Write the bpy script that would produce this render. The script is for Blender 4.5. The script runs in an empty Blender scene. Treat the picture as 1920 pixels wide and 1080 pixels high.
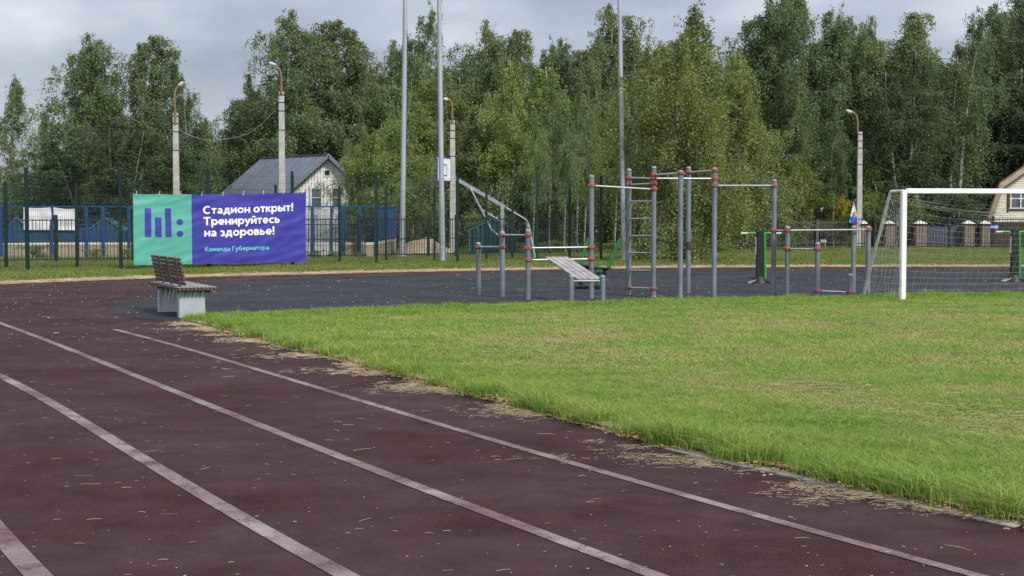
import bpy, bmesh, math, random
import numpy as np
from mathutils import Vector, Matrix
from mathutils import noise as mnoise
random.seed(7); rng = np.random.default_rng(7)
scene = bpy.context.scene
COL = scene.collection
R = math.radians

# ------------------------------------------------------------------ camera, sky, sun, exposure
F = 2800.0; CH = 1.6; PITCH = math.atan(140.0 / F)
cd = bpy.data.cameras.new('camera'); cam = bpy.data.objects.new('camera', cd); COL.objects.link(cam)
cd.sensor_width = 36.0; cd.lens = 36.0 * F / 1920.0; cd.clip_start = 0.1; cd.clip_end = 3000
cam.location = (0, 0, CH); cam.rotation_euler = (R(90) - PITCH, 0, 0)
scene.camera = cam
cd.dof.use_dof = False

SUN_EL, SUN_AZ = R(42), R(142)          # azimuth from +Y towards +X: behind the camera, to the right
world = bpy.data.worlds.new('World'); scene.world = world; world.use_nodes = True
nt = world.node_tree; nt.nodes.clear()
wo = nt.nodes.new('ShaderNodeOutputWorld'); bg = nt.nodes.new('ShaderNodeBackground')
sky = nt.nodes.new('ShaderNodeTexSky'); sky.sky_type = 'NISHITA'; sky.sun_disc = False
sky.sun_elevation = SUN_EL; sky.sun_rotation = SUN_AZ
tc = nt.nodes.new('ShaderNodeTexCoord')
mp = nt.nodes.new('ShaderNodeMapping'); mp.inputs['Scale'].default_value = (1.0, 1.0, 2.6); mp.inputs['Location'].default_value = (0.35, 0.2, 0.9)
n1 = nt.nodes.new('ShaderNodeTexNoise'); n1.inputs['Scale'].default_value = 3.6; n1.inputs['Detail'].default_value = 5; n1.inputs['Roughness'].default_value = 0.52
cr = nt.nodes.new('ShaderNodeValToRGB')
cr.color_ramp.elements[0].position = 0.38; cr.color_ramp.elements[0].color = (1.95, 2.2, 2.8, 1)
cr.color_ramp.elements[1].position = 0.63; cr.color_ramp.elements[1].color = (4.5, 4.7, 5.1, 1)
e = cr.color_ramp.elements.new(0.5); e.color = (2.8, 3.08, 3.65, 1)
mx = nt.nodes.new('ShaderNodeMix'); mx.data_type = 'RGBA'; mx.inputs['Factor'].default_value = 0.9
nt.links.new(tc.outputs['Generated'], mp.inputs['Vector']); nt.links.new(mp.outputs['Vector'], n1.inputs['Vector'])
nt.links.new(n1.outputs['Fac'], cr.inputs['Fac'])
sz = nt.nodes.new('ShaderNodeSeparateXYZ'); nt.links.new(tc.outputs['Generated'], sz.inputs[0])      # overcast skies brighten evenly towards the zenith
mz = nt.nodes.new('ShaderNodeMapRange'); mz.inputs['From Min'].default_value = 0.0; mz.inputs['From Max'].default_value = 1.0; mz.inputs['To Min'].default_value = 1.0; mz.inputs['To Max'].default_value = 2.6
nt.links.new(sz.outputs['Z'], mz.inputs['Value'])
vm = nt.nodes.new('ShaderNodeVectorMath'); vm.operation = 'SCALE'; nt.links.new(cr.outputs['Color'], vm.inputs[0]); nt.links.new(mz.outputs[0], vm.inputs['Scale'])
nt.links.new(sky.outputs['Color'], mx.inputs['A']); nt.links.new(vm.outputs[0], mx.inputs['B'])
nt.links.new(mx.outputs['Result'], bg.inputs['Color']); bg.inputs['Strength'].default_value = 0.1
nt.links.new(bg.outputs['Background'], wo.inputs['Surface'])

sd = bpy.data.lights.new('sun', 'SUN'); sun = bpy.data.objects.new('sun', sd); COL.objects.link(sun)
sd.energy = 2.7; sd.angle = R(10); sd.color = (1.0, 0.95, 0.87)
sdir = Vector((math.sin(SUN_AZ) * math.cos(SUN_EL), math.cos(SUN_AZ) * math.cos(SUN_EL), math.sin(SUN_EL)))
sun.rotation_euler = sdir.to_track_quat('Z', 'Y').to_euler(); sun.location = sdir * 60

scene.view_settings.view_transform = 'Standard'; scene.view_settings.look = 'None'
scene.view_settings.exposure = 0.6; scene.view_settings.gamma = 1; scene.view_settings.use_curve_mapping = False
scene.render.engine = 'CYCLES'
scene.cycles.max_bounces = 6; scene.cycles.diffuse_bounces = 3; scene.cycles.transparent_max_bounces = 12

# ------------------------------------------------------------------ pixel -> place
CP, SP = math.cos(PITCH), math.sin(PITCH)
def ray(px, py):
    a = (px - 960) / F; b = -(py - 540) / F
    return Vector((a, CP + b * SP, -SP + b * CP))
def G(px, py, z=0.0):
    d = ray(px, py); t = (z - CH) / d.z
    return Vector((d.x * t, d.y * t, z))
def P(px, py, Y):
    d = ray(px, py); t = Y / d.y
    return Vector((d.x * t, Y, CH + d.z * t))

# ------------------------------------------------------------------ materials
def mat(name, c1, c2=None, rough=0.7, scale=8.0, detail=4, metal=0.0, bump=0.0, bscale=None, spec=0.4, lo=0.35, hi=0.65, coord='Object', stretch=(1,1,1)):
    m = bpy.data.materials.new(name); m.use_nodes = True
    n = m.node_tree; b = n.nodes['Principled BSDF']; L = n.links
    b.inputs['Roughness'].default_value = rough; b.inputs['Metallic'].default_value = metal
    b.inputs['Specular IOR Level'].default_value = spec
    t = n.nodes.new('ShaderNodeTexCoord'); mpp = n.nodes.new('ShaderNodeMapping'); mpp.inputs['Scale'].default_value = stretch
    L.new(t.outputs[coord], mpp.inputs['Vector'])
    no = n.nodes.new('ShaderNodeTexNoise'); no.inputs['Scale'].default_value = scale; no.inputs['Detail'].default_value = detail
    L.new(mpp.outputs['Vector'], no.inputs['Vector'])
    r = n.nodes.new('ShaderNodeValToRGB'); r.color_ramp.elements[0].position = lo; r.color_ramp.elements[1].position = hi
    c2 = c2 or tuple(v * 0.75 for v in c1)
    r.color_ramp.elements[0].color = (*c2, 1); r.color_ramp.elements[1].color = (*c1, 1)
    L.new(no.outputs['Fac'], r.inputs['Fac']); L.new(r.outputs['Color'], b.inputs['Base Color'])
    if bump:
        nb = n.nodes.new('ShaderNodeTexNoise'); nb.inputs['Scale'].default_value = bscale or scale * 5; nb.inputs['Detail'].default_value = 3
        L.new(mpp.outputs['Vector'], nb.inputs['Vector'])
        bp = n.nodes.new('ShaderNodeBump'); bp.inputs['Strength'].default_value = bump; bp.inputs['Distance'].default_value = 0.01
        L.new(nb.outputs['Fac'], bp.inputs['Height']); L.new(bp.outputs['Normal'], b.inputs['Normal'])
    return m

def nodes_of(m):
    n = m.node_tree; return n, n.nodes['Principled BSDF'], n.links
def add_noise(n, L, vec, scale, detail=4, rough=0.5):
    x = n.nodes.new('ShaderNodeTexNoise'); x.inputs['Scale'].default_value = scale; x.inputs['Detail'].default_value = detail
    x.inputs['Roughness'].default_value = rough; L.new(vec, x.inputs['Vector']); return x.outputs['Fac']
def ramp(n, L, fac, stops):
    r = n.nodes.new('ShaderNodeValToRGB'); el = r.color_ramp.elements
    el[0].position = stops[0][0]; el[0].color = (*stops[0][1], 1); el[1].position = stops[-1][0]; el[1].color = (*stops[-1][1], 1)
    for p, c in stops[1:-1]:
        q = el.new(p); q.color = (*c, 1)
    L.new(fac, r.inputs['Fac']); return r.outputs['Color']
def mixc(n, L, fac, a, b, mode='MIX'):
    m = n.nodes.new('ShaderNodeMix'); m.data_type = 'RGBA'; m.blend_type = mode
    for s, v in (('Factor', fac), ('A', a), ('B', b)):
        if isinstance(v, (int, float)): m.inputs[s].default_value = v
        elif isinstance(v, tuple): m.inputs[s].default_value = (*v, 1)
        else: L.new(v, m.inputs[s])
    return m.outputs['Result']

def rubber(name, dark, mid, light, dust, dustamt=0.35):
    m = bpy.data.materials.new(name); m.use_nodes = True; n, b, L = nodes_of(m)
    g = n.nodes.new('ShaderNodeNewGeometry').outputs['Position']
    gran = add_noise(n, L, g, 95, 3, 0.7)
    c = ramp(n, L, gran, [(0.3, dark), (0.5, mid), (0.72, light)])
    big = add_noise(n, L, g, 0.55, 6, 0.6)
    bf = ramp(n, L, big, [(0.38, (0, 0, 0)), (0.7, (1, 1, 1))])
    ms = n.nodes.new('ShaderNodeMath'); ms.operation = 'MULTIPLY'; ms.inputs[1].default_value = dustamt; L.new(bf, ms.inputs[0])
    c = mixc(n, L, ms.outputs[0], c, dust)
    med = add_noise(n, L, g, 2.6, 8, 0.72)
    mf = ramp(n, L, med, [(0.3, (0.66, 0.66, 0.66)), (0.7, (1.3, 1.3, 1.3))])
    c = mixc(n, L, 1.0, c, mf, 'MULTIPLY')
    L.new(c, b.inputs['Base Color']); b.inputs['Roughness'].default_value = 0.9; b.inputs['Specular IOR Level'].default_value = 0.1
    bp = n.nodes.new('ShaderNodeBump'); bp.inputs['Strength'].default_value = 0.6; bp.inputs['Distance'].default_value = 0.006
    L.new(gran, bp.inputs['Height']); L.new(bp.outputs['Normal'], b.inputs['Normal'])
    return m
M = {}
M['track'] = rubber('track_rubber', (0.013, 0.0045, 0.0045), (0.037, 0.0135, 0.0145), (0.082, 0.040, 0.042), (0.060, 0.040, 0.045), 0.75)
M['grey_rubber'] = rubber('grey_rubber', (0.010, 0.012, 0.015), (0.022, 0.026, 0.032), (0.058, 0.062, 0.07), (0.060, 0.057, 0.060), 0.6)

def fade_grey(m):
    n, b, L = nodes_of(m); src = b.inputs['Base Color'].links[0].from_socket
    g = n.nodes.new('ShaderNodeNewGeometry').outputs['Position']; sp = n.nodes.new('ShaderNodeSeparateXYZ'); L.new(g, sp.inputs[0])
    mr = n.nodes.new('ShaderNodeMapRange'); mr.inputs['From Min'].default_value = -8.6; mr.inputs['From Max'].default_value = -5.2; mr.inputs['To Min'].default_value = 0.55; mr.inputs['To Max'].default_value = -0.35
    L.new(sp.outputs['X'], mr.inputs['Value']); ad = n.nodes.new('ShaderNodeMath'); ad.operation = 'ADD'; L.new(mr.outputs[0], ad.inputs[0]); L.new(add_noise(n, L, g, 1.6, 7, 0.75), ad.inputs[1])
    f = ramp(n, L, ad.outputs[0], [(0.42, (0, 0, 0)), (0.85, (1, 1, 1))]); gr = ramp(n, L, add_noise(n, L, g, 95, 3, 0.7), [(0.3, (0.013, 0.0045, 0.0045)), (0.5, (0.036, 0.014, 0.015)), (0.72, (0.075, 0.032, 0.032))])
    L.new(mixc(n, L, f, src, gr), b.inputs['Base Color'])
fade_grey(M['grey_rubber'])
def line_mat():
    m = bpy.data.materials.new('worn_line_paint'); m.use_nodes = True; n, b, L = nodes_of(m)
    g = n.nodes.new('ShaderNodeNewGeometry').outputs['Position']
    fine = add_noise(n, L, g, 120, 3, 0.8); med = add_noise(n, L, g, 5, 5, 0.7)
    ad = n.nodes.new('ShaderNodeMath'); ad.operation = 'ADD'; L.new(fine, ad.inputs[0]); L.new(med, ad.inputs[1])
    f = ramp(n, L, ad.outputs[0], [(0.84, (0, 0, 0)), (1.12, (1, 1, 1))])
    ad.operation = 'ADD'
    half = n.nodes.new('ShaderNodeMath'); half.operation = 'MULTIPLY'; half.inputs[1].default_value = 1.0
    big = add_noise(n, L, g, 1.1, 3, 0.5)
    paint = ramp(n, L, big, [(0.35, (0.13, 0.085, 0.085)), (0.65, (0.26, 0.215, 0.21))])
    c = mixc(n, L, f, (0.075, 0.04, 0.042), paint)
    L.new(c, b.inputs['Base Color']); b.inputs['Roughness'].default_value = 0.9; b.inputs['Specular IOR Level'].default_value = 0.15
    bp = n.nodes.new('ShaderNodeBump'); bp.inputs['Strength'].default_value = 0.5; bp.inputs['Distance'].default_value = 0.005
    L.new(fine, bp.inputs['Height']); L.new(bp.outputs['Normal'], b.inputs['Normal'])
    return m
M['line'] = line_mat()

def ground_mat(name, stops, scale=0.8, fine=14):
    m = bpy.data.materials.new(name); m.use_nodes = True; n, b, L = nodes_of(m)
    g = n.nodes.new('ShaderNodeNewGeometry').outputs['Position']
    c = ramp(n, L, add_noise(n, L, g, scale, 8, 0.65), stops)
    f = ramp(n, L, add_noise(n, L, g, fine, 5, 0.7), [(0.3, (0.6, 0.6, 0.6)), (0.7, (1.3, 1.3, 1.3))])
    L.new(mixc(n, L, 1.0, c, f, 'MULTIPLY'), b.inputs['Base Color'])
    b.inputs['Roughness'].default_value = 0.95; b.inputs['Specular IOR Level'].default_value = 0.1
    bp = n.nodes.new('ShaderNodeBump'); bp.inputs['Strength'].default_value = 0.8; bp.inputs['Distance'].default_value = 0.03
    L.new(add_noise(n, L, g, fine * 2, 4, 0.7), bp.inputs['Height']); L.new(bp.outputs['Normal'], b.inputs['Normal'])
    return m
M['turf'] = ground_mat('turf_soil', [(0.3, (0.05, 0.075, 0.015)), (0.55, (0.10, 0.13, 0.03)), (0.75, (0.17, 0.15, 0.06))], 1.1)
M['wildground'] = ground_mat('wild_ground', [(0.3, (0.035, 0.05, 0.015)), (0.55, (0.06, 0.08, 0.022)), (0.75, (0.10, 0.085, 0.04))], 0.5)
M['strawbank'] = ground_mat('dry_straw_bank', [(0.3, (0.22, 0.15, 0.075)), (0.5, (0.36, 0.25, 0.13)), (0.75, (0.46, 0.34, 0.19))], 2.0, 30)
M['path'] = ground_mat('asphalt_path', [(0.3, (0.07, 0.055, 0.055)), (0.6, (0.11, 0.09, 0.09)), (0.8, (0.16, 0.13, 0.11))], 1.0, 20)
M['sand'] = ground_mat('sand_heap', [(0.3, (0.25, 0.18, 0.13)), (0.5, (0.36, 0.28, 0.2)), (0.8, (0.2, 0.2, 0.1))], 1.6, 10)

def grass_mat(name, a, b_, dry, dryamt=(0.55, 0.75), scale=0.7, zdark=0.04):
    m = bpy.data.materials.new(name); m.use_nodes = True; n = m.node_tree; L = n.links; b = n.nodes['Principled BSDF']
    g = n.nodes.new('ShaderNodeNewGeometry').outputs['Position']
    base = ramp(n, L, add_noise(n, L, g, scale, 5, 0.6), [(0.35, a), (0.65, b_)])
    df = ramp(n, L, add_noise(n, L, g, scale * 0.6, 8, 0.74), [(dryamt[0], (0, 0, 0)), (dryamt[1], (1, 1, 1))])
    c = mixc(n, L, df, base, dry)
    at = n.nodes.new('ShaderNodeAttribute'); at.attribute_name = 'var'
    v = ramp(n, L, at.outputs['Fac'], [(0.0, (0.55, 0.6, 0.55)), (0.8, (1.25, 1.2, 1.2)), (0.86, (1.4, 1.2, 1.5)), (0.93, (1.8, 1.15, 2.6)), (1.0, (1.9, 1.2, 3.0))])
    c = mixc(n, L, 1.0, c, v, 'MULTIPLY')
    L.new(c, b.inputs['Base Color']); b.inputs['Roughness'].default_value = 0.65; b.inputs['Specular IOR Level'].default_value = 0.2
    tr = n.nodes.new('ShaderNodeBsdfTranslucent'); L.new(c, tr.inputs['Color'])
    ms = n.nodes.new('ShaderNodeMixShader'); ms.inputs['Fac'].default_value = 0.35
    out = n.nodes['Material Output']; L.new(b.outputs[0], ms.inputs[1]); L.new(tr.outputs[0], ms.inputs[2]); L.new(ms.outputs[0], out.inputs['Surface'])
    return m
M['grass_field'] = grass_mat('field_grass', (0.20, 0.355, 0.055), (0.335, 0.415, 0.095), (0.46, 0.355, 0.18), (0.48, 0.74))
M['grass_lush'] = grass_mat('lush_grass', (0.19, 0.335, 0.05), (0.275, 0.39, 0.07), (0.36, 0.36, 0.12), (0.55, 0.8))
M['grass_far'] = grass_mat('far_grass', (0.16, 0.23, 0.045), (0.22, 0.27, 0.07), (0.30, 0.25, 0.12), (0.5, 0.75), 0.4)

def leaf_mat(name, cols, rough=0.5):
    m = bpy.data.materials.new(name); m.use_nodes = True; n = m.node_tree; L = n.links; b = n.nodes['Principled BSDF']
    at = n.nodes.new('ShaderNodeAttribute'); at.attribute_name = 'var'
    c = ramp(n, L, at.outputs['Fac'], cols)
    oi = n.nodes.new('ShaderNodeObjectInfo')
    hs = n.nodes.new('ShaderNodeHueSaturation')
    mh = n.nodes.new('ShaderNodeMapRange'); mh.inputs['To Min'].default_value = 0.478; mh.inputs['To Max'].default_value = 0.518; L.new(oi.outputs['Random'], mh.inputs['Value'])
    mv = n.nodes.new('ShaderNodeMath'); mv.operation = 'MULTIPLY'; mv.inputs[1].default_value = 7.31; L.new(oi.outputs['Random'], mv.inputs[0])
    fr = n.nodes.new('ShaderNodeMath'); fr.operation = 'FRACT'; L.new(mv.outputs[0], fr.inputs[0])
    mv2 = n.nodes.new('ShaderNodeMapRange'); mv2.inputs['To Min'].default_value = 0.8; mv2.inputs['To Max'].default_value = 1.22; L.new(fr.outputs[0], mv2.inputs['Value'])
    L.new(mh.outputs[0], hs.inputs['Hue']); L.new(mv2.outputs[0], hs.inputs['Value']); L.new(c, hs.inputs['Color'])
    g = n.nodes.new('ShaderNodeNewGeometry').outputs['Position']
    cl = ramp(n, L, add_noise(n, L, g, 0.9, 3, 0.6), [(0.35, (0.82, 0.85, 0.88)), (0.65, (1.2, 1.17, 1.1))])
    cc = mixc(n, L, 1.0, hs.outputs['Color'], cl, 'MULTIPLY')
    L.new(cc, b.inputs['Base Color']); b.inputs['Roughness'].default_value = rough; b.inputs['Specular IOR Level'].default_value = 0.25
    tr = n.nodes.new('ShaderNodeBsdfTranslucent'); L.new(cc, tr.inputs['Color'])
    ms = n.nodes.new('ShaderNodeMixShader'); ms.inputs['Fac'].default_value = 0.42
    out = n.nodes['Material Output']; L.new(b.outputs[0], ms.inputs[1]); L.new(tr.outputs[0], ms.inputs[2]); L.new(ms.outputs[0], out.inputs['Surface'])
    return m
M['leaf_birch'] = leaf_mat('birch_leaves', [(0.0, (0.065, 0.11, 0.042)), (0.5, (0.15, 0.215, 0.082)), (0.9, (0.26, 0.325, 0.15)), (1.0, (0.3, 0.26, 0.08))])
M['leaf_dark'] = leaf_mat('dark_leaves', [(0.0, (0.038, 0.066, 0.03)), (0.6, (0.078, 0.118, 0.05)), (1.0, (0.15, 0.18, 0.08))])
M['leaf_young'] = leaf_mat('young_leaves', [(0.0, (0.095, 0.155, 0.045)), (0.5, (0.19, 0.26, 0.08)), (0.92, (0.30, 0.36, 0.13)), (1.0, (0.36, 0.32, 0.08))])
M['leaf_yellow'] = leaf_mat('yellow_leaves', [(0.0, (0.25, 0.16, 0.02)), (1.0, (0.5, 0.36, 0.05))])

def birch_bark():
    m = bpy.data.materials.new('birch_bark'); m.use_nodes = True; n, b, L = nodes_of(m)
    t = n.nodes.new('ShaderNodeTexCoord'); mpp = n.nodes.new('ShaderNodeMapping'); mpp.inputs['Scale'].default_value = (3, 3, 9)
    L.new(t.outputs['Object'], mpp.inputs['Vector'])
    c = ramp(n, L, add_noise(n, L, mpp.outputs['Vector'], 1.6, 6, 0.7), [(0.40, (0.03, 0.027, 0.022)), (0.49, (0.20, 0.19, 0.165)), (0.64, (0.38, 0.365, 0.33))])
    L.new(c, b.inputs['Base Color']); b.inputs['Roughness'].default_value = 0.8
    return m
M['bark'] = birch_bark()
M['limb'] = mat('limb_bark', (0.19, 0.175, 0.15), (0.06, 0.05, 0.04), 0.85, 5)
M['concrete'] = mat('pole_concrete', (0.46, 0.455, 0.42), (0.34, 0.335, 0.31), 0.85, 4, bump=0.2)
M['rust'] = mat('rusty_tube', (0.27, 0.18, 0.10), (0.17, 0.095, 0.055), 0.8, 9)
M['lampmetal'] = mat('lamp_head_metal', (0.45, 0.45, 0.45), (0.45, 0.45, 0.45), 0.5, 9)
M['glass'] = mat('lamp_glass', (0.55, 0.56, 0.58), (0.4, 0.4, 0.42), 0.2, 3)
M['galv'] = mat('galvanised_pole', (0.37, 0.42, 0.46), (0.30, 0.345, 0.385), 0.55, 3, metal=0.25, stretch=(1, 1, 0.3))
M['post'] = mat('grey_enamel', (0.17, 0.20, 0.225), (0.115, 0.135, 0.155), 0.55, 3, detail=9, bump=0.1, spec=0.4)
M['cap'] = mat('grey_cap', (0.26, 0.29, 0.31), (0.2, 0.23, 0.25), 0.55, 10)
M['bar'] = mat('worn_bar_steel', (0.48, 0.5, 0.5), (0.34, 0.36, 0.37), 0.4, 14, metal=0.4)
M['clamp'] = mat('red_clamp', (0.34, 0.08, 0.06), (0.22, 0.055, 0.045), 0.5, 20)
M['tape'] = mat('dark_tape', (0.05, 0.045, 0.04), (0.03, 0.03, 0.03), 0.8, 20)
M['plank'] = mat('weathered_plank', (0.34, 0.315, 0.31), (0.22, 0.2, 0.2), 0.75, 6, bump=0.3, stretch=(1, 1, 1))
M['white'] = mat('white_paint', (0.80, 0.80, 0.80), (0.66, 0.66, 0.67), 0.5, 4, bump=0.05, lo=0.3, hi=0.5)
M['whitedull'] = mat('dull_white_paint', (0.70, 0.71, 0.69), (0.5, 0.52, 0.5), 0.6, 6)
M['net'] = mat('net_cord', (0.46, 0.46, 0.43), (0.26, 0.26, 0.25), 0.9, 8)
M['greenpost'] = mat('green_fence_paint', (0.005, 0.030, 0.023), (0.004, 0.02, 0.016), 0.5, 5)
M['blackpaint'] = mat('black_fence_paint', (0.022, 0.023, 0.026), (0.014, 0.015, 0.017), 0.5, 6)
M['greyfence'] = mat('grey_fence_paint', (0.11, 0.11, 0.105), (0.06, 0.06, 0.06), 0.6, 5)
M['blue'] = mat('court_blue', (0.013, 0.07, 0.21), (0.010, 0.05, 0.155), 0.55, 4)
M['bluedark'] = mat('court_blue_board', (0.014, 0.07, 0.17), (0.010, 0.05, 0.12), 0.6, 3)
M['teal'] = mat('teal_paint', (0.018, 0.085, 0.11), (0.012, 0.06, 0.08), 0.6, 4)
M['teallight'] = mat('pale_teal_paint', (0.06, 0.19, 0.22), (0.04, 0.13, 0.16), 0.6, 4)
M['beige'] = mat('beige_board', (0.40, 0.33, 0.22), (0.30, 0.245, 0.16), 0.8, 4, stretch=(1, 1, 4))
M['whiteboard'] = mat('white_board', (0.66, 0.66, 0.64), (0.5, 0.5, 0.48), 0.7, 3)
M['tarp'] = mat('white_tarp', (0.72, 0.72, 0.74), (0.62, 0.62, 0.65), 0.6, 2)
M['b_teal'] = mat('banner_teal', (0.085, 0.36, 0.29), (0.078, 0.33, 0.265), 0.5, 1.5)
M['b_violet'] = mat('banner_violet', (0.045, 0.044, 0.315), (0.039, 0.037, 0.27), 0.42, 1.5)
M['b_white'] = mat('banner_white', (0.78, 0.78, 0.82), (0.74, 0.74, 0.8), 0.5, 1)
M['b_cyan'] = mat('banner_cyan', (0.15, 0.55, 0.62), (0.14, 0.52, 0.6), 0.5, 1)
M['benchside'] = mat('bench_concrete', (0.37, 0.41, 0.43), (0.31, 0.35, 0.375), 0.7, 2.5, bump=0.1)
def streak(m):       # rain stains running down from under the seat
    n, b, L = nodes_of(m); src = b.inputs['Base Color'].links[0].from_socket
    t = n.nodes.new('ShaderNodeTexCoord'); mpp = n.nodes.new('ShaderNodeMapping'); mpp.inputs['Scale'].default_value = (14, 14, 0.6)
    L.new(t.outputs['Object'], mpp.inputs['Vector']); a = add_noise(n, L, mpp.outputs['Vector'], 1.6, 4, 0.6)
    sp = n.nodes.new('ShaderNodeSeparateXYZ'); L.new(t.outputs['Object'], sp.inputs[0])
    mr = n.nodes.new('ShaderNodeMapRange'); mr.inputs['From Min'].default_value = 0.16; mr.inputs['From Max'].default_value = 0.44
    mr.inputs['To Min'].default_value = -0.35; mr.inputs['To Max'].default_value = 0.22; L.new(sp.outputs['Z'], mr.inputs['Value'])
    ad = n.nodes.new('ShaderNodeMath'); ad.operation = 'ADD'; L.new(a, ad.inputs[0]); L.new(mr.outputs[0], ad.inputs[1])
    f = ramp(n, L, ad.outputs[0], [(0.5, (0, 0, 0)), (0.72, (1, 1, 1))])
    L.new(mixc(n, L, f, src, (0.10, 0.105, 0.10)), b.inputs['Base Color'])
streak(M['benchside'])
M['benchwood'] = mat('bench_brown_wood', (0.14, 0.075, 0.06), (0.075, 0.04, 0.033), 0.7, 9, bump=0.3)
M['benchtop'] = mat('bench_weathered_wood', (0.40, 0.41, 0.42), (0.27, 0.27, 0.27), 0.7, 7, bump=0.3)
M['benchmetal'] = mat('bench_strap_steel', (0.36, 0.34, 0.29), (0.22, 0.2, 0.17), 0.6, 12)
M['lime'] = mat('lime_green_enamel', (0.03, 0.28, 0.04), (0.025, 0.22, 0.035), 0.4, 5)
M['dgreen'] = mat('green_enamel', (0.018, 0.17, 0.03), (0.015, 0.16, 0.03), 0.45, 6)
M['black'] = mat('black_plastic', (0.014, 0.014, 0.016), (0.010, 0.010, 0.012), 0.5, 6)
M['steelplate'] = mat('foot_plate_steel', (0.5, 0.52, 0.53), (0.35, 0.36, 0.38), 0.4, 8, metal=0.3)
M['roofgrey'] = mat('grey_metal_roof', (0.19, 0.215, 0.27), (0.145, 0.165, 0.21), 0.45, 1.5, metal=0.1)
M['roofbrown'] = mat('brown_roof', (0.12, 0.05, 0.035), (0.08, 0.035, 0.025), 0.6, 4)
M['wallwhite'] = mat('peeling_white_boards', (0.76, 0.76, 0.76), (0.34, 0.325, 0.30), 0.85, 7, 6, lo=0.33, hi=0.43, stretch=(1, 1, 0.35))
M['wallcream'] = mat('cream_siding', (0.66, 0.63, 0.52), (0.58, 0.55, 0.45), 0.7, 2)
M['fascia'] = mat('tan_fascia', (0.38, 0.31, 0.21), (0.3, 0.24, 0.16), 0.7, 4)
M['winglass'] = mat('window_glass', (0.10, 0.13, 0.16), (0.05, 0.06, 0.08), 0.12, 2, spec=0.8)
M['winframe'] = mat('window_frame_white', (0.68, 0.68, 0.67), (0.6, 0.6, 0.6), 0.6, 6)
M['brownwood'] = mat('dark_brown_boards', (0.075, 0.05, 0.042), (0.042, 0.028, 0.024), 0.85, 5, stretch=(1, 1, 0.3))
M['gatewood'] = mat('faded_gate_boards', (0.10, 0.12, 0.18), (0.06, 0.065, 0.09), 0.85, 4, stretch=(1, 1, .3))
M['pillar'] = mat('tan_brick', (0.27, 0.215, 0.17), (0.2, 0.155, 0.12), 0.85, 5)
M['mortar'] = mat('pillar_mortar', (0.28, 0.24, 0.2), (0.22, 0.19, 0.16), 0.9, 8)
M['orange'] = mat('orange_rim', (0.6, 0.1, 0.03), (0.5, 0.08, 0.03), 0.5, 6)
M['markblue'] = mat('backboard_blue', (0.06, 0.09, 0.32), (0.025, 0.05, 0.28), 0.5, 6)
M['plateblue'] = mat('number_plate_blue', (0.02, 0.06, 0.32), (0.02, 0.05, 0.28), 0.5, 6)
M['flagblue'] = mat('flag_blue', (0.03, 0.12, 0.55), (0.03, 0.1, 0.5), 0.7, 6)
M['flagred'] = mat('flag_red', (0.5, 0.05, 0.05), (0.42, 0.04, 0.04), 0.7, 6)
M['flagyellow'] = mat('flag_yellow', (0.6, 0.42, 0.08), (0.55, 0.38, 0.07), 0.7, 6)
M['straw'] = mat('dry_straw', (0.36, 0.28, 0.17), (0.25, 0.185, 0.11), 0.8, 2.2, coord='Object')
M['palebits'] = mat('pale_dry_leaves', (0.36, 0.35, 0.32), (0.22, 0.18, 0.14), 0.7, 3)
M['brownbits'] = mat('brown_dry_leaves', (0.36, 0.20, 0.10), (0.22, 0.11, 0.055), 0.8, 3)
M['kerb'] = mat('kerb_concrete', (0.33, 0.335, 0.32), (0.2, 0.2, 0.18), 0.9, 5, bump=0.4)
M['cable'] = mat('pale_cable', (0.3, 0.32, 0.3), None, 0.7)

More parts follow.
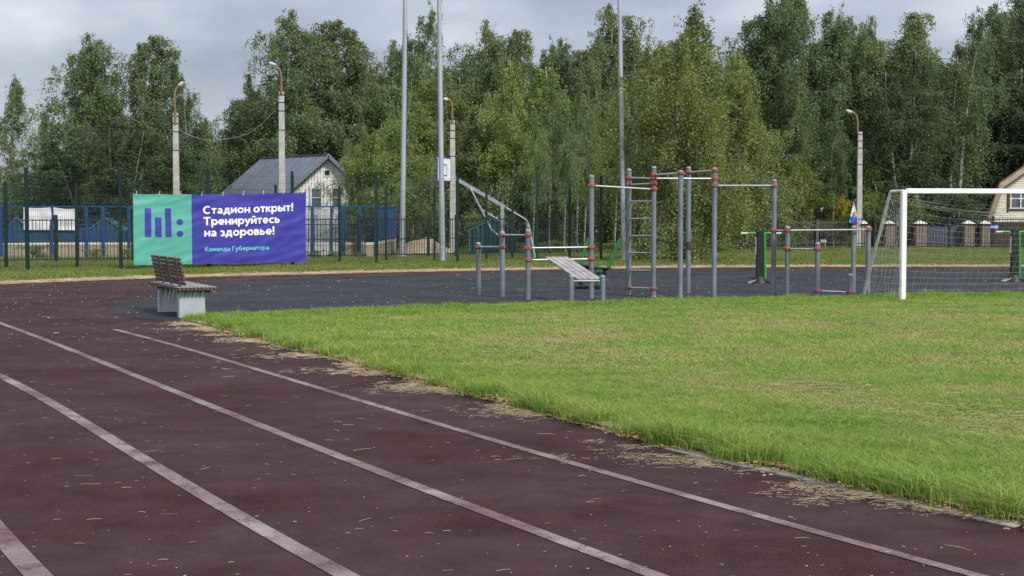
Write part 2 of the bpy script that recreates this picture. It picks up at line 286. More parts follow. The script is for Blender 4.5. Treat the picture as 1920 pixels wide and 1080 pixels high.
# ------------------------------------------------------------------ mesh helpers
ORG = {}
class MB:
    def __init__(s): s.v = []; s.f = []
    def add(s, vs, fs):
        o = len(s.v); s.v += [tuple(v) for v in vs]; s.f += [tuple(i + o for i in f) for f in fs]; return s
    def box(s, c, size, rz=0.0, mtx=None):
        x, y, z = (d / 2 for d in size); vs = []
        for a in (-x, x):
            for b in (-y, y):
                for d in (-z, z): vs.append(Vector((a, b, d)))
        if mtx is not None: vs = [mtx @ v for v in vs]
        elif rz: vs = [Matrix.Rotation(rz, 3, 'Z') @ v for v in vs]
        c = Vector(c)
        return s.add([v + c for v in vs], [(0, 1, 3, 2), (4, 6, 7, 5), (0, 4, 5, 1), (2, 3, 7, 6), (0, 2, 6, 4), (1, 5, 7, 3)])
    def bar(s, p, q, w, h, up=(0, 0, 1), w2=None, h2=None):       # rectangular beam
        p = Vector(p); q = Vector(q); d = (q - p).normalized(); u = Vector(up)
        if abs(d.dot(u)) > 0.98: u = Vector((0, 1, 0))
        sx = d.cross(u).normalized(); u = sx.cross(d)
        w2 = w if w2 is None else w2; h2 = h if h2 is None else h2
        vs = []
        for c, a, b in ((p, w, h), (q, w2, h2)):
            for i, j in ((-1, -1), (1, -1), (1, 1), (-1, 1)): vs.append(c + sx * (a / 2 * i) + u * (b / 2 * j))
        return s.add(vs, [(3, 2, 1, 0), (4, 5, 6, 7), (0, 1, 5, 4), (1, 2, 6, 5), (2, 3, 7, 6), (3, 0, 4, 7)])
    def tube(s, pts, r, n=8, caps=True):
        pts = [Vector(p) for p in pts]; rs = r if isinstance(r, (list, tuple)) else [r] * len(pts)
        rings = []; prev = None; vs = []; fs = []
        for i, p in enumerate(pts):
            d = (pts[min(i + 1, len(pts) - 1)] - pts[max(i - 1, 0)]).normalized()
            if prev is None:
                a = Vector((0, 0, 1)) if abs(d.z) < 0.9 else Vector((1, 0, 0)); a = d.cross(a).normalized()
            else:
                a = (prev - d * prev.dot(d))
                a = a.normalized() if a.length > 1e-6 else d.orthogonal().normalized()
            prev = a; b = d.cross(a)
            for k in range(n):
                t = 2 * math.pi * k / n; vs.append(p + (a * math.cos(t) + b * math.sin(t)) * rs[i])
        for i in range(len(pts) - 1):
            for k in range(n):
                k2 = (k + 1) % n; fs.append((i * n + k, i * n + k2, (i + 1) * n + k2, (i + 1) * n + k))
        if caps: fs += [tuple(reversed(range(n))), tuple(range((len(pts) - 1) * n, len(pts) * n))]
        return s.add(vs, fs)
    def build(s, name, m, parent=None, smooth=False, origin=None, bevel=0):
        me = bpy.data.meshes.new(name)
        if origin is None: origin = ORG.get(parent.name, (0, 0, 0)) if parent else (0, 0, 0)
        ox, oy, oz = origin
        me.from_pydata([(x - ox, y - oy, z - oz) for x, y, z in s.v], [], s.f); me.update()
        if bevel:
            bm = bmesh.new(); bm.from_mesh(me); bmesh.ops.bevel(bm, geom=bm.edges[:], offset=bevel, segments=1, affect='EDGES'); bm.to_mesh(me); bm.free()
        if smooth:
            me.polygons.foreach_set('use_smooth', [True] * len(me.polygons))
            if smooth == 'auto':
                try: me.set_sharp_from_angle(angle=R(40))
                except Exception: pass
        me.materials.append(M[m] if isinstance(m, str) else m)
        o = bpy.data.objects.new(name, me); COL.objects.link(o)
        if parent: o.parent = parent; ORG[o.name] = origin
        elif any(origin): o.location = origin
        return o
def tag(o, label=None, cat=None, group=None, kind=None):
    for k, v in (('label', label), ('category', cat), ('group', group), ('kind', kind)):
        if v: o[k] = v
    return o
def thing(name, loc, label, cat, group=None):
    o = bpy.data.objects.new(name, None); COL.objects.link(o); o.location = loc; o.empty_display_size = 0.2
    ORG[o.name] = tuple(loc); return tag(o, label, cat, group)
def share(name, src, parent, loc=(0, 0, 0), rot=None, scale=None):  # another piece with shared mesh data
    o = bpy.data.objects.new(name, src.data if isinstance(src, bpy.types.Object) else src); COL.objects.link(o); o.parent = parent; o.location = loc
    if rot: o.rotation_euler = rot
    if scale: o.scale = scale
    return o
def copy_tree(o, parent=None):
    c = o.copy(); COL.objects.link(c); c.parent = parent
    for ch in list(o.children): copy_tree(ch, c)
    return c
def poly_sheet(name, pts, z, m, skirt=0.0, kind='structure'):
    bm = bmesh.new(); vs = [bm.verts.new((p[0], p[1], z)) for p in pts]
    es = [bm.edges.new((vs[i], vs[(i + 1) % len(vs)])) for i in range(len(vs))]
    bmesh.ops.triangle_fill(bm, use_beauty=True, edges=es)
    for f in bm.faces:
        f.normal_update()
        if f.normal.z < 0: f.normal_flip()
    if skirt:
        lo = [bm.verts.new((p[0], p[1], z - skirt)) for p in pts]
        for i in range(len(vs)):
            j = (i + 1) % len(vs); bm.faces.new((vs[i], lo[i], lo[j], vs[j]))
    me = bpy.data.meshes.new(name); bm.to_mesh(me); bm.free(); me.materials.append(M[m])
    o = bpy.data.objects.new(name, me); COL.objects.link(o); tag(o, kind=kind); return o
def smooth_line(pts, n=8):
    pts = [Vector((p[0], p[1], 0)) for p in pts]; out = []
    ext = [pts[0] * 2 - pts[1]] + pts + [pts[-1] * 2 - pts[-2]]
    for i in range(1, len(ext) - 2):
        p0, p1, p2, p3 = ext[i - 1:i + 3]
        for k in range(n):
            t = k / n
            out.append(0.5 * ((2 * p1) + (p2 - p0) * t + (2 * p0 - 5 * p1 + 4 * p2 - p3) * t * t + (3 * p1 - p0 - 3 * p2 + p3) * t ** 3))
    out.append(pts[-1]); return out
def inpoly(x, y, poly):
    px = np.array([p[0] for p in poly]); py = np.array([p[1] for p in poly]); c = np.zeros(len(x), bool); j = len(poly) - 1
    for i in range(len(poly)):
        cond = ((py[i] > y) != (py[j] > y)) & (x < (px[j] - px[i]) * (y - py[i]) / (py[j] - py[i] + 1e-12) + px[i]); c ^= cond; j = i
    return c
def dist_line(x, y, line):
    d = np.full(len(x), 1e9)
    for a, b in zip(line[:-1], line[1:]):
        ax, ay, bx, by = a[0], a[1], b[0], b[1]; L2 = (bx - ax) ** 2 + (by - ay) ** 2 + 1e-12
        t = np.clip(((x - ax) * (bx - ax) + (y - ay) * (by - ay)) / L2, 0, 1)
        d = np.minimum(d, np.hypot(x - ax - t * (bx - ax), y - ay - t * (by - ay)))
    return d

# ------------------------------------------------------------------ the ground
gm = MB(); gm.add([(-900, -60, -0.06), (900, -60, -0.06), (900, 1500, -0.06), (-900, 1500, -0.06)], [(0, 1, 2, 3)])
tag(gm.build('ground', 'wildground'), kind='structure')
outer = smooth_line([(-22, -8), (-22.5, 8), (-20.5, 20), (-16.2, 29)] + [G(*p) for p in ((0, 533), (240, 524), (480, 517), (800, 509.5), (1150, 504), (1400, 501.5), (1920, 499.5))] + [(40, 47.5)], 5)
track_poly = [(p.x, p.y) for p in outer] + [(40, -8)]
poly_sheet('running_track', track_poly, 0.0, 'track')
grey_pts = smooth_line([G(215, 585), G(205, 566), G(255, 549), G(340, 538), G(500, 527), G(800, 517), G(1150, 510.5), G(1500, 507.5), G(1920, 505.5)], 5)
poly_sheet('rubber_training_area', [(p.x + random.uniform(-.1, .1), p.y + random.uniform(-.25, .25)) for p in smooth_line(grey_pts, 4)] + [(40, 43), (40, 15), (0, 15), (G(360, 606).x, G(360, 606).y), (G(285, 601).x, G(285, 601).y)], 0.004, 'grey_rubber')
near_edge = smooth_line([G(345, 603), G(430, 622), G(540, 651), G(640, 677), G(800, 719), G(950, 758), G(1120, 803), G(1280, 843), G(1450, 882), G(1640, 925), G(1790, 957), G(1920, 985), Vector((3.55, 6.0, 0)), Vector((5.2, 3.0, 0)), Vector((8.2, -3, 0))], 5)
back_edge = smooth_line([G(345, 603), G(450, 596), G(600, 589.5), G(850, 580.5), G(1100, 573.5), G(1300, 568), G(1500, 564), G(1700, 560), G(1920, 556), Vector((40, 31, 0))], 4)
field_poly = [(p.x, p.y) for p in reversed(back_edge)] + [(p.x, p.y) for p in near_edge[1:]] + [(40, -3)]
poly_sheet('grass_field_ground', field_poly, 0.03, 'turf', 0.03)
# dry straw bank along the outer edge, grass beyond, path
def strip(name, line, off0, off1, z, m):
    mb = MB(); vs = []; line = [Vector((p[0], p[1], 0)) for p in line]
    for i, p in enumerate(line):
        d = (line[min(i + 1, len(line) - 1)] - line[max(i - 1, 0)]).normalized(); nrm = Vector((-d.y, d.x, 0))
        w = 0.12 * mnoise.noise(Vector((p.x * 0.9, p.y * 0.9, off0 * 3)))
        vs += [p + nrm * off0 + Vector((0, 0, z)), p + nrm * (off1 + (w if 'bank' in name else 0)) + Vector((0, 0, z))]
    fs = [(2 * i, 2 * i + 2, 2 * i + 3, 2 * i + 1) for i in range(len(line) - 1)]
    mb.add(vs, fs); return tag(mb.build(name, m), kind='structure')
strip('straw_bank', outer[10:], -0.15, 1.25, 0.006, 'strawbank')
far_grass_poly = [(-60, 60), (-60, 30)] + [(p.x, p.y + 0.55) for p in outer[16:]] + [(60, 48.5), (60, 75), (20, 75)]
poly_sheet('far_grass_ground', far_grass_poly, -0.02, 'turf')
strip('path', [G(-80, 505), G(120, 503), G(400, 498), G(640, 492), G(760, 489)], -0.55, 0.45, -0.008, 'path')

# lane lines, worn white
lane3 = [(215, 618), (199+70, 632), (330, 650), (454, 684), (640, 739), (871, 814), (1094, 874), (1280, 927), (1545, 1002), (1825, 1079)]
lane2 = [(-60, 588), (0, 603), (120, 656), (278, 712), (440, 777), (640, 860), (899, 957), (1228, 1080)]
lane1 = [(-90, 668), (0, 703), (97, 760), (222, 832), (352, 911), (509, 1001), (640, 1078)]
lane0 = [(-230, 862), (-160, 898), (-80, 944), (0, 1005), (44, 1080)][:0]
def fit(pts, ext):                     # quadratic fit X(Y) keeps the lane smooth; runs on towards the camera
    g = [G(*p) for p in pts]; Y = np.array([p.y for p in g]); X = np.array([p.x for p in g])
    c = np.polyfit(Y, X, min(3, len(pts) - 1)); ys = np.linspace(Y.max(), Y.min(), 60)
    out = [Vector((np.polyval(c, y), y, 0)) for y in ys]
    d = (out[-1] - out[-2]).normalized()
    return out + [out[-1] + d * ext * k / 4 for k in range(1, 5)]
for nm, pts, w in (('lane_line', lane3, 0.078), ('lane_line', lane2, 0.092), ('lane_line', lane1, 0.105)):
    strip(nm, fit(pts, 3.0), -w / 2, w / 2, 0.0045, 'line')
l1 = fit(lane1, 3.0); l0 = []
A0 = G(38, 1044); dd = min((p - A0).length for p in l1)
for i, p in enumerate(l1):
    d = (l1[min(i + 1, len(l1) - 1)] - l1[max(i - 1, 0)]).normalized(); l0.append(p - Vector((-d.y, d.x, 0)) * dd)
strip('lane_line', l0, -0.058, 0.058, 0.0045, 'line')
for off in (-0.9, -2.0):               # thin lane lines on the far side of the bend
    strip('lane_line', outer[12:], off - 0.03, off + 0.03, 0.0045 if off > -1.5 else 0.0085, 'line')
# kerb stones at the near field edge
kerb = thing('track_kerb', tuple(near_edge[30]), 'grey concrete kerb between the maroon track and the grass, half buried under straw', 'kerb')
run = [Vector(p) for p in near_edge[:61]]
acc = 0; seg = []; L = [0]
for a, b in zip(run[:-1], run[1:]): L.append(L[-1] + (b - a).length)
def along(s):
    for i in range(len(L) - 1):
        if L[i + 1] >= s: t = (s - L[i]) / (L[i + 1] - L[i]); return run[i].lerp(run[i + 1], t)
    return run[-1]
s = 0.3
while s < L[-1] - 1.0:
    a, b = along(s), along(s + 0.985); d = (b - a).normalized(); nrm = Vector((-d.y, d.x, 0))
    zt = 0.012 + random.uniform(-0.006, 0.008); o = nrm * -(-0.02)
    sd_ = -1 if nrm.y > 0 else 1
    off = nrm * sd_ * 0.05
    if not (8.2 < a.y < 10.3 or mnoise.noise(a * 0.9) > 0.22): zt = -0.012
    mb = MB(); mb.bar(a + off + Vector((0, 0, zt - 0.06)), b + off + Vector((0, 0, zt - 0.06 + random.uniform(-.003, .003))), 0.085, 0.12)
    mb.build('kerb_stone', 'kerb', kerb, bevel=0.006); s += 1.0

# ------------------------------------------------------------------ scatter machinery (grass, straw)
def np_mesh(name, V, Fq, var=None, m=None, tri=False):
    me = bpy.data.meshes.new(name); k = Fq.shape[1]
    me.vertices.add(len(V)); me.vertices.foreach_set('co', V.astype(np.float32).ravel())
    me.loops.add(Fq.size); me.loops.foreach_set('vertex_index', Fq.astype(np.int32).ravel())
    me.polygons.add(len(Fq)); me.polygons.foreach_set('loop_start', np.arange(0, Fq.size, k, dtype=np.int32))
    try: me.polygons.foreach_set('loop_total', np.full(len(Fq), k, dtype=np.int32))
    except Exception: pass
    if var is not None:
        at = me.attributes.new('var', 'FLOAT', 'FACE'); at.data.foreach_set('value', var.astype(np.float32))
    me.update(calc_edges=True)
    if m: me.materials.append(M[m])
    return me
def tuft_mesh(name, n, rad, h, w, m, seed, spread=0.5, flop=0.35):
    r = np.random.default_rng(seed)
    a = r.uniform(0, 2 * np.pi, n); d = rad * np.sqrt(r.uniform(0, 1, n)); x = d * np.cos(a); y = d * np.sin(a)
    hh = h * r.uniform(0.45, 1.15, n); az = r.uniform(0, 2 * np.pi, n); lean = r.uniform(0.05, spread, n) * hh
    fa = r.uniform(0, 2 * np.pi, n); wx = np.cos(fa) * w / 2; wy = np.sin(fa) * w / 2
    B = np.stack([x, y, np.full(n, -0.01)], 1); mid = B + np.stack([np.cos(az) * lean * 0.35, np.sin(az) * lean * 0.35, hh * 0.6], 1)
    tip = B + np.stack([np.cos(az) * lean * (1 + flop), np.sin(az) * lean * (1 + flop), hh * r.uniform(0.75, 1.05, n)], 1)
    W = np.stack([wx, wy, np.zeros(n)], 1)
    V = np.stack([B - W, B + W, mid + W * 0.8, mid - W * 0.8, tip + W * 0.12, tip - W * 0.12], 1).reshape(-1, 3)
    i = np.arange(n)[:, None] * 6
    Fq = np.concatenate([i + np.array([0, 1, 2, 3]), i + np.array([3, 2, 4, 5])], 0)
    va = r.uniform(0, 1, n); return np_mesh(name, V, Fq, np.concatenate([va, va]), m)
def scatter(name, pts, zs, scl, protos, label, cat=None):
    coll = bpy.data.collections.new(name + '_sources')
    for k, me in enumerate(protos):
        o = bpy.data.objects.new('%s_tuft_%02d' % (name, k), me); coll.objects.link(o)
    me = bpy.data.meshes.new(name); n = len(pts)
    me.vertices.add(n); me.vertices.foreach_set('co', np.column_stack([pts, zs]).astype(np.float32).ravel())
    a = me.attributes.new('rotv', 'FLOAT_VECTOR', 'POINT'); rv = np.zeros((n, 3), np.float32); rv[:, 2] = rng.uniform(0, 6.283, n); a.data.foreach_set('vector', rv.ravel())
    a = me.attributes.new('sclv', 'FLOAT_VECTOR', 'POINT'); a.data.foreach_set('vector', scl.astype(np.float32).ravel())
    a = me.attributes.new('pick', 'INT', 'POINT'); a.data.foreach_set('value', rng.integers(0, len(protos), n).astype(np.int32))
    o = bpy.data.objects.new(name, me); COL.objects.link(o)
    g = bpy.data.node_groups.new(name + '_scatter', 'GeometryNodeTree')
    g.interface.new_socket('Geometry', in_out='INPUT', socket_type='NodeSocketGeometry'); g.interface.new_socket('Geometry', in_out='OUTPUT', socket_type='NodeSocketGeometry')
    gi = g.nodes.new('NodeGroupInput'); go = g.nodes.new('NodeGroupOutput'); ip = g.nodes.new('GeometryNodeInstanceOnPoints')
    ci = g.nodes.new('GeometryNodeCollectionInfo'); ci.inputs['Collection'].default_value = coll
    ci.inputs['Separate Children'].default_value = True; ci.inputs['Reset Children'].default_value = True
    def na(nm, ty):
        x = g.nodes.new('GeometryNodeInputNamedAttribute'); x.data_type = ty; x.inputs['Name'].default_value = nm; return x.outputs['Attribute']
    er = g.nodes.new('FunctionNodeEulerToRotation'); g.links.new(na('rotv', 'FLOAT_VECTOR'), er.inputs[0])
    g.links.new(gi.outputs[0], ip.inputs['Points']); g.links.new(ci.outputs[0], ip.inputs['Instance']); ip.inputs['Pick Instance'].default_value = True
    g.links.new(na('pick', 'INT'), ip.inputs['Instance Index']); g.links.new(er.outputs[0], ip.inputs['Rotation']); g.links.new(na('sclv', 'FLOAT_VECTOR'), ip.inputs['Scale'])
    g.links.new(ip.outputs[0], go.inputs[0])
    md = o.modifiers.new('scatter', 'NODES'); md.node_group = g
    return tag(o, label, cat, kind='stuff')
def jgrid(x0, x1, y0, y1, step):
    gx, gy = np.meshgrid(np.arange(x0, x1, step), np.arange(y0, y1, step)); x = gx.ravel(); y = gy.ravel()
    return x + rng.uniform(-.5, .5, len(x)) * step, y + rng.uniform(-.5, .5, len(y)) * step
def wedge(x, y, pad=1.2): return (np.abs(x) < y * 0.343 + pad) & (y > 3)
def nz(x, y, s, o=0.0): return np.array([mnoise.noise(Vector((a * s, b * s, o))) for a, b in zip(x, y)])

NE = [(p.x, p.y) for p in near_edge]; BE = [(p.x, p.y) for p in back_edge]
def field_grass():
    short = [tuft_mesh('short_grass', 95, 0.16, 0.052, 0.0048, 'grass_field', 10 + k, 1.3, 0.6) for k in range(4)]
    shortf = [tuft_mesh('short_grass', 95, 0.19, 0.055, 0.0075, 'grass_field', 30 + k, 1.3, 0.6) for k in range(4)]
    lush = [tuft_mesh('lush_grass', 95, 0.14, 0.085, 0.0045, 'grass_lush', 20 + k, 1.25, 0.7) for k in range(4)]
    lushf = [tuft_mesh('lush_grass', 95, 0.17, 0.085, 0.007, 'grass_lush', 50 + k, 1.1, 0.6) for k in range(4)]
    for lo, hi, step, pr_s, pr_l, tagk in ((5.5, 15.0, 0.085, short, lush, 'near'), (15.0, 30.5, 0.13, shortf, lushf, 'back')):
        x, y = jgrid(-8, 16, lo - 1.5 if lo < 6 else lo, hi, step); k = inpoly(x, y, field_poly) & wedge(x, y, 4.0); x, y = x[k], y[k]
        dn = dist_line(x, y, NE); db = dist_line(x, y, BE); wob = nz(x, y, 0.9)
        isl = (dn < 1.0 + wob * 0.9) | (db < 1.5 + wob * 1.6) & True
        isl = isl | ((rng.uniform(0, 1, len(x)) < 0.35) & ((dn < 2.0) | (db < 3.5)))
        thin = rng.uniform(0, 1, len(x)) < 0.93
        n2 = nz(x, y, 2.2, 5.0); thin &= ~((dn < 0.30) & (nz(x, y, 3.1, 8.0) > 0.05)) & (nz(x, y, 4.5, 2.0) < 0.42)
        sc = 0.85 + 0.55 * n2 + 0.25 * nz(x, y, 7.0, 3.0)
        a = isl & thin; zz = np.full(len(x), 0.03)
        hgt = sc * np.where(dn < 0.35, 1.35, 1.0) * np.where(db < 0.6, 1.25, 1.0) * np.clip(1.15 - 0.25 * np.minimum(dn, db), 0.7, 1.2)
        S = np.column_stack([np.ones(len(x)), np.ones(len(x)), hgt])
        scatter('edge_grass' if tagk == 'near' else 'back_edge_grass', np.column_stack([x, y])[a], zz[a], S[a], pr_l, 'lush bright green grass along the %s of the playing field' % ('track edge' if tagk == 'near' else 'far edge'), 'grass')
        b = (~isl) & thin; S = np.column_stack([np.ones(len(x)), np.ones(len(x)), sc])
        scatter('mown_grass' if tagk == 'near' else 'back_mown_grass', np.column_stack([x, y])[b], zz[b], S[b], pr_s, 'short mown yellow green grass in the %s of the playing field' % ('near part' if tagk == 'near' else 'far part'), 'grass')
    # ragged tussocks hanging over the kerb
    tus = [tuft_mesh('tussock', 70, 0.10, 0.20, 0.005, 'grass_lush', 70 + k, 1.1, 0.8) for k in range(3)]
    ps = []; 
    for i in range(420):
        s_ = rng.uniform(0, 1); j = int(s_ * (len(NE) - 12)); p = Vector((*NE[j], 0)).lerp(Vector((*NE[j + 1], 0)), rng.uniform()); ps.append((p.x + rng.normal(0, 0.05) + 0.03, p.y + rng.normal(0, 0.05) + 0.10))
    ps = np.array(ps); keep = nz(ps[:, 0], ps[:, 1], 1.7, 9.0) > -0.08; ps = ps[keep]
    sc = rng.uniform(0.5, 1.25, len(ps)); scatter('grass_tussocks', ps, np.full(len(ps), 0.01), np.column_stack([sc, sc, sc * rng.uniform(0.6, 1.0, len(ps))]), tus, 'taller ragged grass tussocks hanging over the kerb of the track', 'grass')
field_grass()
OUT = [(p.x, p.y) for p in outer]
def far_grass():
    pr = [tuft_mesh('far_grass', 80, 0.28, 0.13, 0.016, 'grass_far', 90 + k, 0.6) for k in range(4)]
    x, y = jgrid(-22, 30, 32, 68, 0.27); k = inpoly(x, y, far_grass_poly) & wedge(x, y, 5)
    x, y = x[k], y[k]; d = dist_line(x, y, OUT)
    path_l = [tuple(G(*p))[:2] for p in ((-80, 505), (120, 503), (400, 498), (640, 492), (760, 489))]
    dp = dist_line(x, y, path_l)
    k = (d > 0.9) & (dp > 0.5) & (rng.uniform(0, 1, len(x)) < np.where(d < 1.5, 0.5, 0.95)) & ((y < 53) | (x > 5)); x, y = x[k], y[k]; d = d[k]
    h = (0.8 + 0.6 * nz(x, y, 0.8, 2)) * np.where(d < 1.8, 0.7, 1.15)
    scatter('verge_grass', np.column_stack([x, y]), np.full(len(x), -0.02), np.column_stack([np.ones(len(x)), np.ones(len(x)), h]), pr, 'green verge grass between the far track edge and the fences', 'grass')
far_grass()

# straw and dead leaves lying on the track
def slivers(name, X, Y, Z, Ln, Wd, ang, m, label, curl=0.2):
    n = len(X); V = np.zeros((n, 6, 3)); dx, dy = np.cos(ang), np.sin(ang); nx, ny = -dy, dx
    cu = rng.normal(0, curl, n) * Ln
    for j, (t, w) in enumerate(((-.5, 0.5), (0, 1.0), (.5, 0.4))):
        cx = X + dx * Ln * t + nx * cu * (1 - (2 * t) ** 2); cy = Y + dy * Ln * t + ny * cu * (1 - (2 * t) ** 2); cz = Z + (0.003 + 0.002 * (1 - abs(2 * t))) * np.minimum(1, Ln / 0.05)
        for q, sg in enumerate((-1, 1)):
            V[:, j * 2 + q, 0] = cx + nx * Wd * w * sg / 2; V[:, j * 2 + q, 1] = cy + ny * Wd * w * sg / 2; V[:, j * 2 + q, 2] = cz + (sg > 0) * Wd * 0.35
    i = np.arange(n)[:, None] * 6; Fq = np.concatenate([i + np.array([0, 1, 3, 2]), i + np.array([2, 3, 5, 4])], 0)
    me = np_mesh(name, V.reshape(-1, 3), Fq, None, m); o = bpy.data.objects.new(name, me); COL.objects.link(o); return tag(o, label, 'litter', kind='stuff')
def litter():
    # sparse straws over the near track
    n = 2000; y = 5.5 + 28 * rng.uniform(0, 1, n) ** 1.3; x = rng.uniform(-1, 1, n) * (y * 0.343 + 2.5)
    k = ~inpoly(x, y, field_poly) & inpoly(x, y, track_poly) & (nz(x, y, 0.7, 3) > -0.15); x, y = x[k], y[k]; n = len(x)
    slivers('straw_litter', x, y, np.full(n, 0.006), rng.gamma(1.3, 0.022, n) + 0.006, rng.uniform(0.0015, 0.004, n) * np.where(y > 14, 1.6, 1), rng.normal(0.08, 0.6, n), 'straw', 'single dry straws scattered over the maroon running track', 0.03)
    # windrows beside the field edge
    NL = np.array(NE); seg_w = np.hypot(*(NL[1:] - NL[:-1]).T); cum = np.concatenate([[0], np.cumsum(seg_w)])
    def along_edge(n_, a=0.0, b=0.93):
        t_ = rng.uniform(a, b, n_) * cum[-8]; j_ = np.clip(np.searchsorted(cum, t_) - 1, 0, len(NL) - 2); f_ = ((t_ - cum[j_]) / (seg_w[j_] + 1e-9))[:, None]
        d_ = NL[j_ + 1] - NL[j_]; d_ = d_ / np.hypot(*d_.T)[:, None]; return NL[j_] * (1 - f_) + NL[j_ + 1] * f_, np.stack([d_[:, 1], -d_[:, 0]], 1), t_
    A = np.array(NE)
    sgn = 1.0
    # chaff: everywhere near the edge, thinning out over the inner lane
    for nm, n_, sc_, lnm, lab in (('straw_windrow', 34000, 0.30, 0.024, 'drifts of dry cut grass swept against the edge of the playing field'), ('straw_chaff', 40000, 0.38, 0.006, 'fine straw chaff thinning out over the inner lane')):
        q, nr_, t_ = along_edge(n_); off = rng.gamma(1.0, sc_, n_) - 0.10; x = q[:, 0] + sgn * nr_[:, 0] * off; y = q[:, 1] + sgn * nr_[:, 1] * off
        inside = inpoly(x, y, field_poly); bad = inside & (off > 0.02)
        dens = nz(x * 0.6, y * 1.0, 1.3, 7) + 0.55 * nz(x, y, 4.5, 9) + 0.35 * nz(x, y, 11, 1)
        k = ((rng.uniform(-.34, .34, n_) + dens > 0.06 + off * 0.55) | (off < 0.05)) & ~bad; x, y, inside = x[k], y[k], inside[k]; n = len(x)
        slivers(nm, x, y, np.full(n, 0.006) + rng.uniform(0, 0.010, n) + 0.024 * inside, rng.gamma(2.0, lnm, n) + 0.008, rng.uniform(0.0010, 0.0034, n) * np.where(y > 14, 1.8, 1), rng.normal(0.0, 1.0, n), 'straw', lab, 0.10)
    q, nr_, t_ = along_edge(5000, 0.1, 0.97); off = rng.normal(0.0, 0.07, 5000)
    x = q[:, 0] - off; y = q[:, 1] - off * .7 ; k = nz(x, y, 1.2, 11) > -0.12; x, y = x[k], y[k]; n = len(x)
    slivers('brown_leaf_litter', x, y, rng.uniform(0.005, 0.05, n), rng.uniform(0.012, 0.04, n), rng.uniform(0.006, 0.02, n), rng.uniform(0, 6.28, n), 'brownbits', 'crumpled brown leaves gathered in the grass along the kerb', 0.3)
    # pale leaves on the grey rubber and the far track
    n = 3200; y = rng.uniform(18, 44, n); x = rng.uniform(-1, 1, n) * (y * 0.343 + 1)
    k = ~inpoly(x, y, field_poly) & inpoly(x, y, track_poly) & (nz(x, y, 0.5, 4) > -0.12) & (rng.uniform(0, 1, n) < np.where(y > 36, 0.45, 1)); x, y = x[k], y[k]; n = len(x)
    slivers('pale_leaf_litter', x, y, np.full(n, 0.010), rng.gamma(2, 0.010, n) + 0.008, rng.uniform(0.008, 0.022, n), rng.uniform(0, 6.28, n), 'palebits', 'small pale dead leaves strewn over the grey rubber surface', 0.2)
    n = 1300; y = 4.6 + 14 * rng.uniform(0, 1, n) ** 1.4; x = rng.uniform(-1, 1, n) * (y * 0.343 + 2); k = ~inpoly(x, y, field_poly); x, y = x[k], y[k]; n = len(x)
    slivers('leaf_crumbs', x, y, np.full(n, 0.007), rng.gamma(2, 0.004, n) + 0.003, rng.uniform(0.002, 0.007, n), rng.uniform(0, 6.28, n), 'palebits', 'tiny pale leaf crumbs on the near part of the running track', 0.3)
    # hay lying in the mown field
    for cx, cy, nn, sp in ((G(1560, 742).x, G(1560, 742).y, 230, 0.42), (G(1850, 800).x, G(1850, 800).y, 500, 0.7), (G(1100, 690).x, G(1100, 690).y, 260, 0.9), (G(1020, 668).x, G(1020, 668).y, 200, 0.6)):
        x = cx + rng.normal(0, sp * .75, nn); y = cy + rng.normal(0, sp * .8, nn)
        slivers('hay_patch', x, y, rng.uniform(0.05, 0.09, nn), rng.gamma(2, 0.035, nn) + .02, rng.uniform(0.003, 0.006, nn), rng.uniform(0, 6.28, nn), 'straw', 'patch of dry brown hay lying in the mown field', 0.4)
    # straw along the far bank
    j = rng.integers(14, len(OUT) - 6, 9000); t = rng.uniform(0, 1, len(j)); A = np.array(OUT); q = A[j] * (1 - t)[:, None] + A[j + 1] * t[:, None]; off = rng.gamma(1.6, 0.3, len(j)) - 0.3
    x = q[:, 0] + rng.normal(0, .1, len(j)); y = q[:, 1] + off; n = len(x)
    slivers('bank_straw', x, y, rng.uniform(0.01, 0.05, n), rng.gamma(2, 0.05, n) + .03, rng.uniform(0.006, 0.016, n), rng.normal(0, .6, n), 'straw', 'dry cut straw lying along the outer edge of the track bend', 0.3)
litter()

# ------------------------------------------------------------------ outdoor gym frame
D = 0.096
posts = {  # x, top y, base y
 1: (897, 454, 553), 2: (942, 433, 557), 3: (990, 430, 562), 4: (1108.5, 328, 560), 6: (1178.5, 316, 553.5), 7: (1225, 311.5, 557.5),
 8: (1275, 319, 562), 9: (1290, 312, 550.5), 10: (1338.5, 313.5, 556), 11: (1450, 336, 552.5), 12: (1475.5, 423.5, 554), 13: (1532, 454, 557),
 14: (1599.5, 423, 549.5), 15: (1594, 513, 558), 16: (1627, 423, 549.5)}
PB = {k: G(v[0], v[2]) for k, v in posts.items()}
def PZ(k, py): return P(posts[k][0], py, PB[k].y).z
frame = thing('workout_frame', tuple(PB[7]), 'large grey workout frame with red clamps, pull up bars, ladder and stepped low bars', 'workout frame')
for k, (x, t, b) in posts.items():
    zt = PZ(k, t); c = PB[k]; r = D / 2
    pm = MB(); pm.tube([(c.x, c.y, -0.05), (c.x, c.y, zt - 0.05)], r, 20); po = pm.build('post', 'post', frame, smooth='auto')
    cm = MB(); cm.tube([(c.x, c.y, zt - 0.052), (c.x, c.y, zt - 0.03), (c.x, c.y, zt - 0.012), (c.x, c.y, zt - 0.003), (c.x, c.y, zt)], [r * 1.03, r * 1.03, r * 0.85, r * 0.5, 0.006], 20); cm.build('post_cap', 'cap', po, smooth=True)
